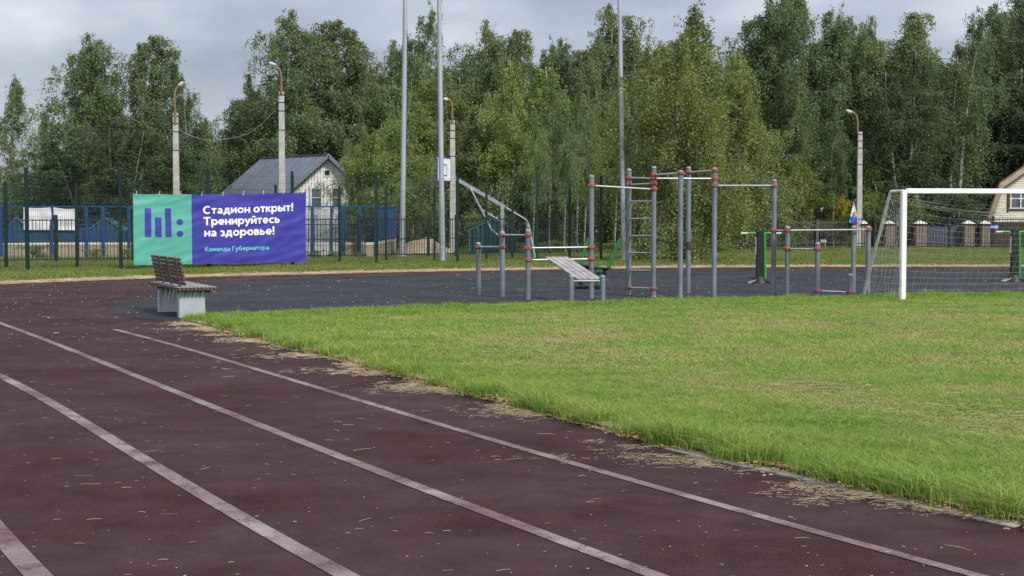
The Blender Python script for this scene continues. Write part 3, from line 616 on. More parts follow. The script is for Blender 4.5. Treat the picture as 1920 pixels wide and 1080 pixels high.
def clamp(k, py=None, z=None, toward=None):
    z = PZ(k, py) if z is None else z; c = PB[k]; m = MB(); r = D / 2
    m.tube([(c.x, c.y, z - 0.034), (c.x, c.y, z - 0.022), (c.x, c.y, z + 0.022), (c.x, c.y, z + 0.034)], [r + 0.006, r + 0.018, r + 0.018, r + 0.006], 18)
    if toward is not None:
        d = (toward - Vector((c.x, c.y, z))).normalized(); p0 = Vector((c.x, c.y, z))
        m.tube([p0 + d * (r - 0.005), p0 + d * (r + 0.035)], [0.031, 0.026], 12)
        m.tube([p0 - d * (r - 0.005), p0 - d * (r + 0.024)], [0.026, 0.022], 10)
    m.build('clamp', 'clamp', frame, smooth='auto'); return Vector((c.x, c.y, z))
def crossbar(a, ya, b, yb, r=0.0165, ca=True, cb=True, name='crossbar'):
    pa = Vector((PB[a].x, PB[a].y, PZ(a, ya))); pb = Vector((PB[b].x, PB[b].y, PZ(b, yb)))
    MB().tube([pa, pb], r, 12).build(name, 'bar', frame, smooth='auto')
    if ca: clamp(a, ya, toward=pb)
    if cb: clamp(b, yb, toward=pa)
crossbar(1, 463, 2, 463); crossbar(2, 440.5, 3, 441); crossbar(3, 465, 4, 463.5); crossbar(3, 487.5, 4, 485.5)
crossbar(4, 348, 7, 355); crossbar(6, 333.6, 7, 334.5); crossbar(6, 346.5, 7, 344); crossbar(7, 328, 8, 324.5)
crossbar(7, 334.5, 10, 335, ca=False); crossbar(9, 323, 10, 319.6); crossbar(10, 348, 11, 348)
crossbar(11, 432, 12, 432); crossbar(12, 432, 16, 430.5, ca=False); crossbar(12, 466.6, 13, 467.4); crossbar(13, 545.5, 15, 548)
for y6 in (377.6, 410, 442, 474, 507): crossbar(6, y6, 7, y6, 0.0145, False, False, 'ladder_rung')
crossbar(6, 539, 7, 541)
z1, z2 = PZ(9, 469), PZ(9, 453); c = PB[9]
MB().tube([(c.x, c.y, z1), (c.x, c.y, (z1 + z2) / 2), (c.x, c.y, z2)], [D / 2 + 0.003, D / 2 + 0.007, D / 2 + 0.003], 16).build('tape_wrap', 'tape', frame, smooth='auto')

# incline bench
ib = thing('incline_bench', tuple(G(1100, 568)), 'inclined grey plank sit up bench on two short grey posts hooked onto the low bar', 'sit up bench')
for x in (1071, 1130):
    c = G(x, 568); zt = P(x, 515.5, c.y).z
    lp = MB().tube([(c.x, c.y, -0.05), (c.x, c.y, zt - 0.04)], D / 2, 18).build('leg', 'post', ib, smooth='auto')
    MB().tube([(c.x, c.y, zt - 0.042), (c.x, c.y, zt - 0.02), (c.x, c.y, zt)], [D / 2 * 1.03, D / 2 * .95, 0.008], 18).build('leg_cap', 'cap', lp, smooth=True)
ylow = G(1100, 568).y + 0.02; yup = (PB[3].y + PB[4].y) / 2 + 0.05
LL, LR = P(1082.5, 523, ylow), P(1128, 522, ylow); UL, UR = P(1021, 481, yup), P(1064, 481, yup)
MB().tube([G(1071, 568) + Vector((0, 0.0, LL.z - 0.035)), G(1130, 568) + Vector((0, 0, LL.z - 0.035))], 0.016, 10).build('axle', 'bar', ib)
for k in range(4):
    a0, a1 = (k + 0.06) / 4, (k + 0.94) / 4
    q = [LL.lerp(LR, a0), LL.lerp(LR, a1), UL.lerp(UR, a1), UL.lerp(UR, a0)]; nrm = (q[1] - q[0]).cross(q[3] - q[0]).normalized() * 0.03
    MB().add(q + [p - nrm for p in q], [(0, 1, 2, 3), (7, 6, 5, 4), (0, 4, 5, 1), (1, 5, 6, 2), (2, 6, 7, 3), (3, 7, 4, 0)]).build('plank', 'plank', ib, bevel=0.003)
for t in (0.12, 0.85):
    a, b = LL.lerp(UL, t), LR.lerp(UR, t); MB().bar(a - Vector((0, 0, 0.045)), b - Vector((0, 0, 0.045)), 0.05, 0.02).build('bracket', 'post', ib)

# ------------------------------------------------------------------ park bench
A = Vector((-0.98, 2.1, 0)).normalized(); Bv = Vector((A.y, -A.x, 0))
near_c = G(337, 597); near_c.z = 0
bench = thing('park_bench', tuple(near_c), 'park bench of brown slats on two pale concrete blocks beside the track', 'bench')
rz = math.atan2(Bv.y, Bv.x)
M3 = Matrix(((Bv.x, A.x, 0), (Bv.y, A.y, 0), (0, 0, 1)))
def bp(u, v, z): return near_c + Bv * u + A * v + Vector((0, 0, z))      # u across the seat, v along it
for v0 in (0.08, 1.55):
    MB().box(bp(0.21, v0 + 0.06, 0.195), (0.40, 0.14, 0.41), mtx=M3).build('support_block', 'benchside', bench, bevel=0.006)
SH = 0.43
for v0 in (0.08, 1.55): MB().box(bp(0.25, v0 + 0.06, SH - 0.050 + 0.013), (0.50, 0.10, 0.028), mtx=M3).build('seat_bearer', 'tape', bench)
nsl = 10; SW = 0.60
for k in range(nsl):
    u = -0.03 + (k + .5) * SW / nsl; w = 0.046
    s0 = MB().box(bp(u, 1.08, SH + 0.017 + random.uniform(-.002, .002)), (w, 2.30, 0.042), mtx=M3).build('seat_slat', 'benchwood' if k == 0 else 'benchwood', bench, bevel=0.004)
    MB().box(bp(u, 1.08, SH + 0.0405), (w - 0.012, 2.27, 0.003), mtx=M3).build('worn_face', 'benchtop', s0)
tilt = -0.20
for k in range(7):
    h = 0.045 + k * 0.062; u = 0.10 + tilt * h
    Mt = M3 @ Matrix.Rotation(tilt, 3, 'Y')
    MB().box(bp(u, 1.06, SH + 0.05 + h), (0.040, 2.10, 0.050), mtx=Mt).build('back_slat', 'benchwood', bench, bevel=0.010)
for v0 in (0.18, 0.78, 1.38, 1.98):
    MB().bar(bp(0.075, v0, SH - 0.02), bp(0.075 + tilt * 0.44, v0, SH + 0.50), 0.028, 0.006, up=tuple(Bv)).build('back_strap', 'benchmetal', bench)
for v0 in (0.5, 1.12, 1.72):
    MB().bar(bp(0.125, v0, SH + 0.03), bp(0.125 + tilt * 0.42, v0, SH + 0.47), 0.09, 0.02, up=tuple(Bv)).build('back_board', 'benchwood', bench)

# ------------------------------------------------------------------ football goal
g0 = G(1692, 568); gx = Vector((1.7, 0.3, 0)).normalized(); gy = Vector((-0.3, 1.7, 0)).normalized(); GH = P(1697, 353, g0.y).z - 0.05; GWD = 5.0
goal = thing('football_goal', tuple(g0), 'white football goal with slanted rear frame and hanging net at the grass edge', 'football goal')
for k in range(2):
    b = g0 + gx * GWD * k
    MB().box(b + Vector((0, 0, (GH + 0.04) / 2 - 0.02)), (0.095, 0.095, GH + 0.04), rz=math.atan2(gx.y, gx.x)).build('goal_post', 'white', goal, bevel=0.012)
MB().bar(g0 + gx * 0.05 + Vector((0, 0, GH)), g0 + gx * (GWD - 0.05) + Vector((0, 0, GH)), 0.092, 0.092).build('goal_crossbar', 'white', goal, bevel=0.012)
def side_pts(k):
    b = g0 + gx * GWD * k; foot = b + gy * 1.75 + (gx * 0.0)
    t1 = b + gy * 0.62 + Vector((0, 0, GH + 0.0)); return b, foot, t1
for k in range(2):
    b, foot, t1 = side_pts(k); topz = Vector((0, 0, GH))
    pts = [b + topz + gy * 0.04, b + gy * 0.52 + topz]
    for t in (0.25, 0.5, 0.75, 1.0): pts.append((b + gy * 0.52 + topz).lerp(t1, t) - Vector((0, 0, 0.09 * t * t)))
    pts += [foot]
    MB().tube(pts, 0.027, 12).build('side_frame', 'whitedull', goal, smooth='auto')
b0, f0, t0 = side_pts(0); b1, f1, t1 = side_pts(1)
MB().tube([f0 + Vector((0, 0, 0.02)), f1 + Vector((0, 0, 0.02))], 0.022, 8).build('ground_bar', 'whitedull', goal)
def netmesh(S, nu, nv, mb, r=0.0021):
    for i in range(nu + 1): mb.tube([S(i / nu, j / nv) for j in range(nv + 1)], r, 3, False)
    for j in range(nv + 1): mb.tube([S(i / nu, j / nv) for i in range(nu + 1)], r, 3, False)
nb = MB(); Z = Vector((0, 0, 1))
def wob(u, v, s): return 0.03 * math.sin(u * 17 + s) * math.sin(v * 11 + s * 2) + 0.02 * math.sin(u * 5 + v * 9 + s)
def S_back(u, v):    # v: 0 top bar (behind crossbar) .. 1 ground
    top = t0.lerp(t1, u) - Z * (0.12 + 0.28 * math.sin(math.pi * u) ** 0.7); bot = f0.lerp(f1, u) + Z * 0.03
    return top.lerp(bot, v) + gy * (0.10 * math.sin(math.pi * v) + wob(u, v, 1)) - Z * 0.05 * math.sin(math.pi * u) * (1 - v)
def S_top(u, v):
    a = b0.lerp(b1, u) + Z * (GH - 0.03); c_ = t0.lerp(t1, u) - Z * (0.12 + 0.28 * math.sin(math.pi * u) ** 0.7)
    return a.lerp(c_, v) - Z * (0.12 * math.sin(math.pi * v) * math.sin(math.pi * u))
def S_side(k):
    b, foot, tt = side_pts(k)
    def S(u, v):       # u front post -> rear leg, v top -> ground, sagging diagonally
        a = b.lerp(tt, u) * 1.0; a.z = GH - 0.05 - 0.08 * u; c_ = b.lerp(foot, u); c_.z = 0.04
        p = a.lerp(c_, v ** 0.9); return p - Z * (0.16 * math.sin(math.pi * u) * (1 - v)) + gx * (0.05 * math.sin(math.pi * u) * math.sin(math.pi * v) + wob(u, v, 3 + k))
    return S
netmesh(S_back, 36, 14, nb); netmesh(S_top, 36, 4, nb); netmesh(S_side(0), 10, 16, nb, 0.0036); netmesh(S_side(1), 8, 14, nb)
nb.build('goal_net', 'net', goal)
wc = MB()
for i in range(52):
    t = i / 52; wc.tube([g0 + gx * (0.1 + 4.8 * t) + Z * (GH - 0.05 + 0.05 * math.cos(a)) + gy * (0.05 * math.sin(a)) for a in (0, 1.57, 3.14, 4.71, 6.28)], 0.0035, 3, False)
wc.build('net_lashing', 'net', goal)['kind'] = 'stuff'

# ------------------------------------------------------------------ exercise machines
def twin_station(px, py, label, s=1.0):
    b = G(px, py); t = thing('exercise_station', tuple(b), label, 'exercise machine', 'black and green twin exercise stations')
    def q(x, y, z): return b + Vector((x, y, z)) * s
    MB().bar(q(-0.0, 0, 0.08), q(0.0, 0, 1.18), 0.17, 0.14, w2=0.15, h2=0.12).build('pillar', 'black', t, bevel=0.015)
    MB().box(q(-0.095, -0.02, 0.85), (0.014, 0.05, 0.40)).build('instruction_strip', 'steelplate', t)
    MB().tube([q(0.125, 0, 0.10), q(0.105, 0, 1.12)], 0.034, 14).build('green_tube', 'lime', t, smooth='auto')
    MB().box(q(0, 0, 1.16), (0.16, 0.12, 0.09)).build('head_block', 'black', t, bevel=0.012)
    for sg in (-1, 1):
        MB().tube([q(0.07 * sg, 0, 1.12), q(0.16 * sg, 0, 1.145), q(0.30 * sg + 0.03, 0, 1.14)], 0.028, 12).build('arm', 'lime', t, smooth='auto')
        MB().tube([q(0.30 * sg + 0.03, 0, 1.14), q(0.46 * sg + 0.03, 0, 1.14)], 0.026, 12).build('handle', 'lampmetal' if sg < 0 else 'steelplate', t, smooth='auto')
        MB().add([q(0.08 * sg, -0.10, 0.10), q(0.08 * sg, 0.10, 0.10), q(0.26 * sg, 0.12, 0.015), q(0.26 * sg, -0.12, 0.015), q(0.08 * sg, -0.10, 0.07), q(0.08 * sg, 0.10, 0.07), q(0.26 * sg, 0.12, -0.005), q(0.26 * sg, -0.12, -0.005)],
                 [(0, 1, 2, 3), (7, 6, 5, 4), (0, 4, 5, 1), (1, 5, 6, 2), (2, 6, 7, 3), (3, 7, 4, 0)]).build('base_fin', 'steelplate' if sg < 0 else 'black', t)
        MB().box(q(0.27 * sg + 0.12, 0.02, 0.13), (0.26, 0.12, 0.03)).build('foot_rest', 'black', t, bevel=0.01)
    MB().tube([q(0.0, 0, 0.0), q(0, 0, 0.05), q(0, 0, 0.16)], [0.2, 0.17, 0.09], 18).build('base_cone', 'black', t, smooth='auto')
    return t
twin_station(1424, 531, 'black and lime green exercise station beside the fifth tall post of the frame')
twin_station(1901, 528, 'black and lime green exercise station seen through the goal net', 1.02)
# chest press / rower behind the incline bench
b = G(1100, 541)
rm = thing('rowing_machine', tuple(b), 'green armed rowing machine with black seat behind the incline bench', 'exercise machine')
Yr = b.y
def q(px, py, dy=0.0): return P(px, py, Yr + dy)
MB().tube([q(1141, 502), q(1152, 473), q(1163, 447)], [0.042, 0.038, 0.03], 12).build('lever_arm', 'dgreen', rm, smooth='auto')
MB().tube([q(1086, 502, .15), q(1095, 473, .15), q(1103, 447, .15)], [0.042, 0.038, 0.03], 12).build('lever_arm', 'dgreen', rm, smooth='auto')
MB().tube([q(1143, 453), q(1161, 453)], 0.018, 10).build('grip', 'black', rm)
MB().tube([q(1102, 452, .15), q(1119, 451, .15)], 0.018, 10).build('grip', 'black', rm)
MB().bar(q(1086, 497, 0.05), q(1106, 499, 0.05), 0.30, 0.05).build('seat', 'black', rm, bevel=0.012)
MB().bar(q(1116, 503), q(1146, 503), 0.22, 0.022).build('seat', 'black', rm, bevel=0.006)
MB().bar(q(1117, 508), q(1130, 508), 0.2, 0.07).build('seat_housing', 'dgreen', rm, bevel=0.01)
MB().tube([q(1133, 504), q(1133, 516)], 0.05, 12).build('pivot', 'black', rm)
MB().bar(q(1096, 502), q(1140, 504), 0.07, 0.06).build('main_beam', 'black', rm)
for px in (1089, 1122): MB().tube([q(px, 504), q(px, 540)], 0.045, 12).build('column', 'dgreen' if px > 1100 else 'black', rm, smooth='auto')
MB().box((q(1092, 536).x, Yr, 0.05), (0.30, 0.4, 0.05)).build('foot_plate', 'black', rm, bevel=0.01)
MB().box((q(1121, 536).x, Yr, 0.045), (0.22, 0.4, 0.06)).build('foot_plate', 'black', rm, bevel=0.01)

# ------------------------------------------------------------------ green mesh fences
def panel_mesh(w, h, name):
    mb = MB(); nv = int(w / 0.055); nh = int(h / 0.2)
    for i in range(nv + 1): x = i * w / nv; mb.tube([(x, 0, 0.05), (x, 0, h)], 0.0022, 3, False)
    for j in range(nh + 1):
        z = 0.05 + j * (h - 0.05) / nh
        for dy in (-0.005, 0.005): mb.tube([(0, dy, z), (w, dy, z)], 0.0024, 3, False)
    me = bpy.data.meshes.new(name); me.from_pydata(mb.v, [], mb.f); me.materials.append(M['greenpost']); return me
def mesh_fence(pts, h, label, pw):
    base = [G(*p) for p in pts]; t = thing('mesh_fence', tuple(base[0]), label, 'fence')
    w0 = (base[1] - base[0]).length; pm = panel_mesh(w0, h - 0.15, 'wire_panel'); o0 = base[0]
    for i, p in enumerate(base):
        MB().box(p + Vector((0, 0, h / 2 - 0.05)), (pw, pw, h + 0.1)).build('post', 'greenpost', t)
    for a, b in zip(base[:-1], base[1:]):
        d = b - a; o = share('wire_panel', pm, t, a - o0, (0, 0, math.atan2(d.y, d.x)), (d.length / w0, 1, 1)); o['kind'] = 'stuff'
    return t
mesh_fence([(-122, 513), (52, 509.5), (227, 506), (391, 503), (549, 500), (706, 497), (858, 494), (1007, 491), (1127, 489.3)], 2.85, 'tall dark green welded mesh fence carrying the banner along the track', 0.085)
mesh_fence([(-118, 506.5), (12, 504), (145, 501.7), (270, 499.4), (395, 497), (518, 494.6), (637, 492), (724, 490.5), (815, 489.3), (912, 488), (961, 487.2), (1068, 485.5)], 2.5, 'lower green mesh fence standing just behind the tall one', 0.08)

# ------------------------------------------------------------------ picket fences
def picket_fence(pts, h, step, m, label, pw, posts_px, z0=0.0, over=0.03, lowrail=0.68, ph=None, prefix=''):
    base = [G(*p) for p in pts]; t = thing('picket_fence', tuple(base[0]), label, 'fence'); o0 = base[0]
    pk = MB().bar((0, 0, 0.06), (0, 0, h + over - 0.03), pw, pw); pk.bar((0, 0, h + over - 0.03), (0, 0, h + over + 0.02), pw, pw, w2=0.003, h2=0.003)
    me = bpy.data.meshes.new('picket'); me.from_pydata(pk.v, [], pk.f); me.materials.append(M[m])
    for a, b in zip(base[:-1], base[1:]):
        d = b - a; n = max(1, int(d.length / step)); u = d.normalized(); nr = Vector((-u.y, u.x, 0))
        for k in range(n):
            share('picket', me, t, a.lerp(b, (k + 0.5) / n) - o0, (random.gauss(0, .008), random.gauss(0, .008), math.atan2(d.y, d.x)))
        for z in (h - 0.02, lowrail, 0.12):
            MB().bar(a + Vector((0, 0, z)) + nr * 0.02, b + Vector((0, 0, z)) + nr * 0.02, 0.03, 0.035).build('rail', m, t)
    for px, py in posts_px:
        p = G(px, py); MB().box(p + Vector((0, 0.03, (ph or h + 0.1) / 2)), (0.10, 0.10, ph or h + 0.1)).build('post', m, t)
    return t
picket_fence([(-60, 496), (105, 493), (250, 491), (672, 485), (803, 482), (960, 479), (1130, 475)], 1.40, 0.112, 'blackpaint', 'black iron picket fence behind the green mesh on the left', 0.018,
             [(-20, 495), (105, 493), (250, 491), (395, 489), (535, 487), (672, 485), (803, 482), (855, 481.2), (960, 479), (1068, 476.5)], ph=1.55)
picket_fence([(1200, 474), (1380, 470), (1590, 467)], 1.22, 0.115, 'greyfence', 'weathered grey picket fence in front of the birch trunks on the right', 0.019, [(1283, 472), (1420, 469.5), (1532, 468)], over=0.08, lowrail=0.3)
picket_fence([(1591, 467), (1860, 466.5), (2010, 466)], 1.36, 0.13, 'blackpaint', 'black picket fence in front of the brick pillars by the cream house', 0.02, [(1640, 467), (1780, 466.7), (1862, 466.5)], over=0.03, lowrail=0.25)

# ------------------------------------------------------------------ banner
BA, BB = G(248, 506) , G(571, 500.2)
BA = Vector((P(248, 430, 42.0).x, 42.0, 0)); BB = Vector((P(571, 430, 44.75).x, 44.75, 0))
bu = (BB - BA); BW = bu.length; bu.normalize(); bn = Vector((bu.y, -bu.x, 0))
if bn.y > 0: bn = -bn
zb0, zb1 = P(249, 497, 42.0).z, P(571, 491, 44.75).z; zt0, zt1 = P(248, 363, 42.0).z, P(571, 360, 44.75).z
def bpoint(u, v, off=0.0):   # u 0..1 along, v 0..1 upwards
    zb = zb0 + (zb1 - zb0) * u; zt = zt0 + (zt1 - zt0) * u
    sag = -0.035 * math.sin(math.pi * u) * v - 0.018 * abs(math.sin(u * 7 * math.pi)) * v ** 6
    x = u * 5.1; y = v * 2.1
    fold = 0.045 * math.sin(math.pi * u) + 0.020 * mnoise.noise(Vector((x * 1.1, y * 1.6, 1))) + 0.010 * math.sin((x * 0.9 + y * 2.4) * 2.2) * max(0, v - 0.3) + 0.016 * mnoise.noise(Vector((x * 1.2 + y * 1.5, (y - x * 0.4) * 5.0, 3)))
    return BA + bu * (u * BW) + Vector((0, 0, zb + (zt - zb) * v + sag)) + bn * (0.10 + fold + off)
banner = thing('stadium_banner', tuple(BA), 'wide teal and violet printed banner with white Russian lettering tied to the green mesh fence', 'banner')
def sheet(name, m, u0, u1, v0, v1, nu, nv, off=0.0):
    vs = [bpoint(u0 + (u1 - u0) * i / nu, v0 + (v1 - v0) * j / nv, off) for j in range(nv + 1) for i in range(nu + 1)]
    fs = [(j * (nu + 1) + i, j * (nu + 1) + i + 1, (j + 1) * (nu + 1) + i + 1, (j + 1) * (nu + 1) + i) for j in range(nv) for i in range(nu)]
    o = MB().add(vs, fs).build(name, m, banner, smooth=True)
    return o
US = (352 - 248) / 323.0
sheet('teal_panel', 'b_teal', 0, US, 0, 1, 40, 50); sheet('violet_panel', 'b_violet', US, 1, 0, 1, 90, 50)
def BU(px): return (px - 248) / 323.0
def BV(py): return (496 - py) / 134.5
# logo: pixel spans measured on the photograph
for x0, x1, ya, yb in ((268, 279.5, 388.5, 443.5), (286, 297.5, 406, 443.5), (304, 315, 388.5, 443.5)):
    sheet('logo_bar', 'b_violet', BU(x0), BU(x1), BV(yb), BV(ya), 6, 14, 0.006)
for cx, cy in ((330.2, 415), (330.2, 437.5)):
    vs = [bpoint(BU(cx), BV(cy), 0.006)]; n = 28
    for ring in (0.5, 1.0):
        for k in range(n):
            a = 2 * math.pi * k / n; vs.append(bpoint(BU(cx + 5.9 * ring * math.cos(a)), BV(cy + 5.9 * ring * math.sin(a)), 0.006))
    fs = [(0, 1 + (k + 1) % n, 1 + k) for k in range(n)] + [(1 + k, 1 + (k + 1) % n, 1 + n + (k + 1) % n, 1 + n + k) for k in range(n)]
    MB().add(vs, fs).build('logo_dot', 'b_violet', banner)
def arc(cx, cy, rx, ry, a0, a1, n=14): return [(cx + rx * math.cos(R(a0 + (a1 - a0) * k / n)), cy + ry * math.sin(R(a0 + (a1 - a0) * k / n))) for k in range(n + 1)]
def ln(*p): return list(p)
GL = {   # letters as heavy strokes: (strokes, advance), x-height 1, capital height 1.4
 'о': ([arc(.47, .5, .35, .38, 0, 360, 24)], .94), 'С': ([arc(.62, .7, .49, .58, 48, 312, 20)], 1.10), 'с': ([arc(.46, .5, .34, .38, 48, 312, 18)], .80),
 'т': ([ln((0, .88), (.74, .88)), ln((.37, 0), (.37, .8))], .74), 'а': ([arc(.36, .27, .24, .16, 0, 360, 18), ln((.66, 0), (.66, .55)) + arc(.39, .56, .27, .31, 0, 150, 10)], .80),
 'д': ([ln((0, .12), (1.0, .12)), ln((.12, -.26), (.12, .1)), ln((.88, -.26), (.88, .1)), ln((.28, .88), (.88, .88)), ln((.76, .12), (.76, .9)), ln((.36, .88), (.35, .6), (.24, .12))], 1.0),
 'и': ([ln((.12, 0), (.12, 1)), ln((.76, 0), (.76, 1)), ln((.14, .16), (.74, .86))], .88), 'н': ([ln((.12, 0), (.12, 1)), ln((.74, 0), (.74, 1)), ln((.12, .5), (.74, .5))], .86),
 'к': ([ln((.12, 0), (.12, 1)), ln((.66, .98), (.22, .48)), ln((.34, .58), (.70, .02))], .76), 'р': ([ln((.12, -.4), (.12, 1)), arc(.49, .5, .34, .38, 0, 360, 22)], .95),
 'ы': ([ln((.12, 0), (.12, 1)), ln((.12, .60), (.36, .60)) + arc(.38, .36, .24, .24, 80, -80, 8) + ln((.12, .12)), ln((.96, 0), (.96, 1))], 1.08),
 'ь': ([ln((.12, 0), (.12, 1)), ln((.12, .60), (.38, .60)) + arc(.42, .36, .24, .24, 80, -80, 8) + ln((.12, .12))], .78),
 '!': ([ln((.15, .42), (.15, 1.42)), ln((.15, 0), (.15, .25))], .30), 'Т': ([ln((0, 1.28), (1.06, 1.28)), ln((.53, 0), (.53, 1.2))], 1.06),
 'е': ([arc(.47, .5, .35, .38, 0, 318, 20), ln((.14, .48), (.94, .48))], .93), 'у': ([ln((.06, .98), (.44, .10)), ln((.82, .98), (.42, .06), (.30, -.24), (.06, -.29))], .86),
 'й': ([ln((.12, 0), (.12, 1)), ln((.76, 0), (.76, 1)), ln((.14, .16), (.74, .86)), arc(.44, 1.42, .2, .2, 200, 340, 8)], .88),
 'з': ([ln((.06, .80)) + arc(.32, .70, .24, .18, 130, -80, 12), arc(.32, .30, .27, .20, 80, -140, 14)], .68),
 'в': ([ln((.12, 0), (.12, 1)), ln((.12, .88)) + arc(.40, .71, .19, .17, 90, -90, 8) + ln((.12, .54)), arc(.44, .33, .21, .21, 90, -90, 8) + ln((.12, .12))], .78),
 'К': ([ln((.14, 0), (.14, 1.4)), ln((.84, 1.38), (.26, .68)), ln((.42, .84), (.92, .02))], .98), 'м': ([ln((.12, 0), (.12, 1)), ln((.96, 0), (.96, 1)), ln((.14, .92), (.54, .22), (.94, .92))], 1.08),
 'Г': ([ln((.14, 0), (.14, 1.4)), ln((.14, 1.28), (.86, 1.28))], .86), 'б': ([arc(.48, .44, .35, .33, 0, 360, 22), ln((.13, .46), (.14, .92), (.34, 1.22), (.80, 1.33))], .94)}
def lettering(txt, x0, x1, ybase, xh, m, th):
    strokes = []; x = 0
    for ch in txt:
        if ch == ' ': x += .42; continue
        st, adv = GL[ch]; strokes += [[(px + x, py) for px, py in p] for p in st]; x += adv + .115
    W = x - .115; mb = MB()
    for q_, p in enumerate(strokes):
        pts = [Vector((a, b, 0)) for a, b in p]; closed = (pts[0] - pts[-1]).length < 1e-4; n = len(pts); vs = []; fs = []
        for i, c_ in enumerate(pts):
            if closed: a, b = pts[(i - 1) % (n - 1)], pts[(i + 1) % (n - 1)]
            else: a, b = pts[max(i - 1, 0)], pts[min(i + 1, n - 1)]
            if i in (0, n - 1) and not closed: d = (b - a).normalized(); k = 1
            else:
                d1 = (c_ - a).normalized(); d2 = (b - c_).normalized(); d = (d1 + d2).normalized(); k = min(1.6, 1 / max(.5, d.dot(d1)))
            nn_ = Vector((-d.y, d.x, 0)) * th / 2 * k; vs += [c_ - nn_, c_ + nn_]
        sub = [(2 * i, 2 * i + 2, 2 * i + 3, 2 * i + 1) for i in range(n - 1)]; out = []
        for v in vs:
            t = v.x / W; px = x0 + t * (x1 - x0); py = ybase[0] + (ybase[1] - ybase[0]) * t - v.y * xh
            out.append(bpoint(BU(px), BV(py), 0.012 + 0.0006 * (q_ % 7)))
        mb.add(out, sub)
    mb.build('lettering', m, banner)
lettering('Стадион открыт!', 373, 545.5, (400, 397), 11.2, 'b_white', 0.27)
lettering('Тренируйтесь', 373.5, 518.5, (421.5, 419.5), 11.2, 'b_white', 0.27)
lettering('на здоровье!', 374.5, 508, (443.5, 441.5), 11.2, 'b_white', 0.27)
lettering('Команда Губернатора', 375.5, 497, (472, 470.5), 6.3, 'b_cyan', 0.23)
for i in range(9):
    e_ = [bpoint(0.02 + i * 0.12 + .004 * math.cos(a), 0.985 + .009 * math.sin(a), 0.006) for a in [k * math.pi / 5 for k in range(11)]]; MB().tube(e_, 0.004, 4, False).build('eyelet', 'steelplate', banner)
    u = 0.02 + i * 0.12; p = bpoint(u, 1.0); MB().tube([p - Vector((0, 0, 0.03)), p + Vector((random.uniform(-.03, .03), 0.06, 0.09))], 0.006, 4).build('tie_cord', 'whitedull', banner)

# ------------------------------------------------------------------ tall galvanised masts
for bx, by, r0, r1, lab in ((829.5, 492, 0.098, 0.062, 'tall galvanised mast right in front of the basketball backboard'), (754, 480.5, 0.108, 0.075, 'tall galvanised mast left of the basketball hoop'),
                       (1170, 491, 0.085, 0.060, 'tall galvanised mast behind the wall ladder of the workout frame')):
    b = G(bx, by); t = thing('flood_mast', tuple(b), lab, 'mast', 'tall galvanised masts along the track')
    lean = {829.5: -0.010, 754: 0.016, 1170: -0.021}[bx]
    MB().tube([b, b + Vector((lean * 2.2, 0, 2.2))], [r0, r0 * 0.95], 18).build('mast_foot', 'galv', t, smooth='auto')
    MB().tube([b + Vector((lean * 2.2, 0, 2.2)), b + Vector((lean * 6, 0, 6)), b + Vector((lean * 12, 0, 12))], [r0 * 0.9, (r0 + r1) / 2, r1], 18).build('mast_shaft', 'galv', t, smooth='auto')
    MB().box(b + Vector((0, 0, 0.015)), (0.34, 0.34, 0.03)).build('base_plate', 'galv', t)
    MB().box(b + Vector((0, -r0 * 0.92, 0.75)), (0.09, 0.03, 0.3)).build('service_hatch', 'galv', t)

# ------------------------------------------------------------------ street lamps
def lamp(xb, yb, ytop, pts, head, label, right=False):
    b = G(xb, yb); Y = b.y; zt = P(xb, ytop, Y).z; t = thing('street_lamp', tuple(b), label, 'street lamp', 'concrete street lamps')
    MB().bar(b, (b.x, b.y, zt), 0.27, 0.22, up=(0, 1, 0), w2=0.20, h2=0.16).build('concrete_pole', 'concrete', t, bevel=0.015)
    tp = [P(x, y, Y - 0.1) for x, y in pts]; ln = smooth3(tp)
    MB().tube(ln, 0.042, 10).build('bracket_tube', 'rust', t, smooth='auto')
    h0, h1 = P(*head[0], Y - 0.1), P(*head[1], Y - 0.1); d = (h1 - h0)
    hd = MB().tube([h0, h0 + d * 0.25, h0 + d * 0.7, h1], [0.04, 0.06, 0.075, 0.03], 12).build('lamp_head', 'lampmetal', t, smooth='auto')
    MB().tube([h0 + d * 0.3 - Z * 0.04, h0 + d * 0.55 - Z * 0.055, h0 + d * 0.9 - Z * 0.035], [0.03, 0.055, 0.02], 10).build('lamp_glass', 'glass', hd, smooth='auto')
    for k in (0.12, 0.42, 0.75, 1.5):
        MB().box((b.x, b.y, zt - k), (0.235 + k * .01, 0.195, 0.03)).build('pole_band', 'tape', t)
    return t
def smooth3(pts, n=5):
    ext = [pts[0] * 2 - pts[1]] + pts + [pts[-1] * 2 - pts[-2]]; out = []
    for i in range(1, len(ext) - 2):
        p0, p1, p2, p3 = ext[i - 1:i + 3]
        for k in range(n):
            t = k / n; out.append(0.5 * ((2 * p1) + (p2 - p0) * t + (2 * p0 - 5 * p1 + 4 * p2 - p3) * t * t + (3 * p1 - p0 - 3 * p2 + p3) * t ** 3))
    out.append(pts[-1]); return out
Z = Vector((0, 0, 1))
lamp(332, 474, 212, [(329, 232), (328, 200), (327.5, 178), (331, 166), (336, 160)], [(334, 161), (344, 154)], 'concrete street lamp behind the teal part of the banner, its head turned right')
lamp(530, 476, 172, [(527.5, 176), (527.5, 150), (526, 136), (520, 125), (513, 120)], [(517, 122), (504, 118)], 'concrete street lamp in front of the grey roof of the white house')
lamp(849, 471, 226, [(848, 228), (848, 205), (846, 192), (841, 187), (836, 185)], [(841, 187), (831, 185)], 'concrete street lamp beside the basketball backboard')
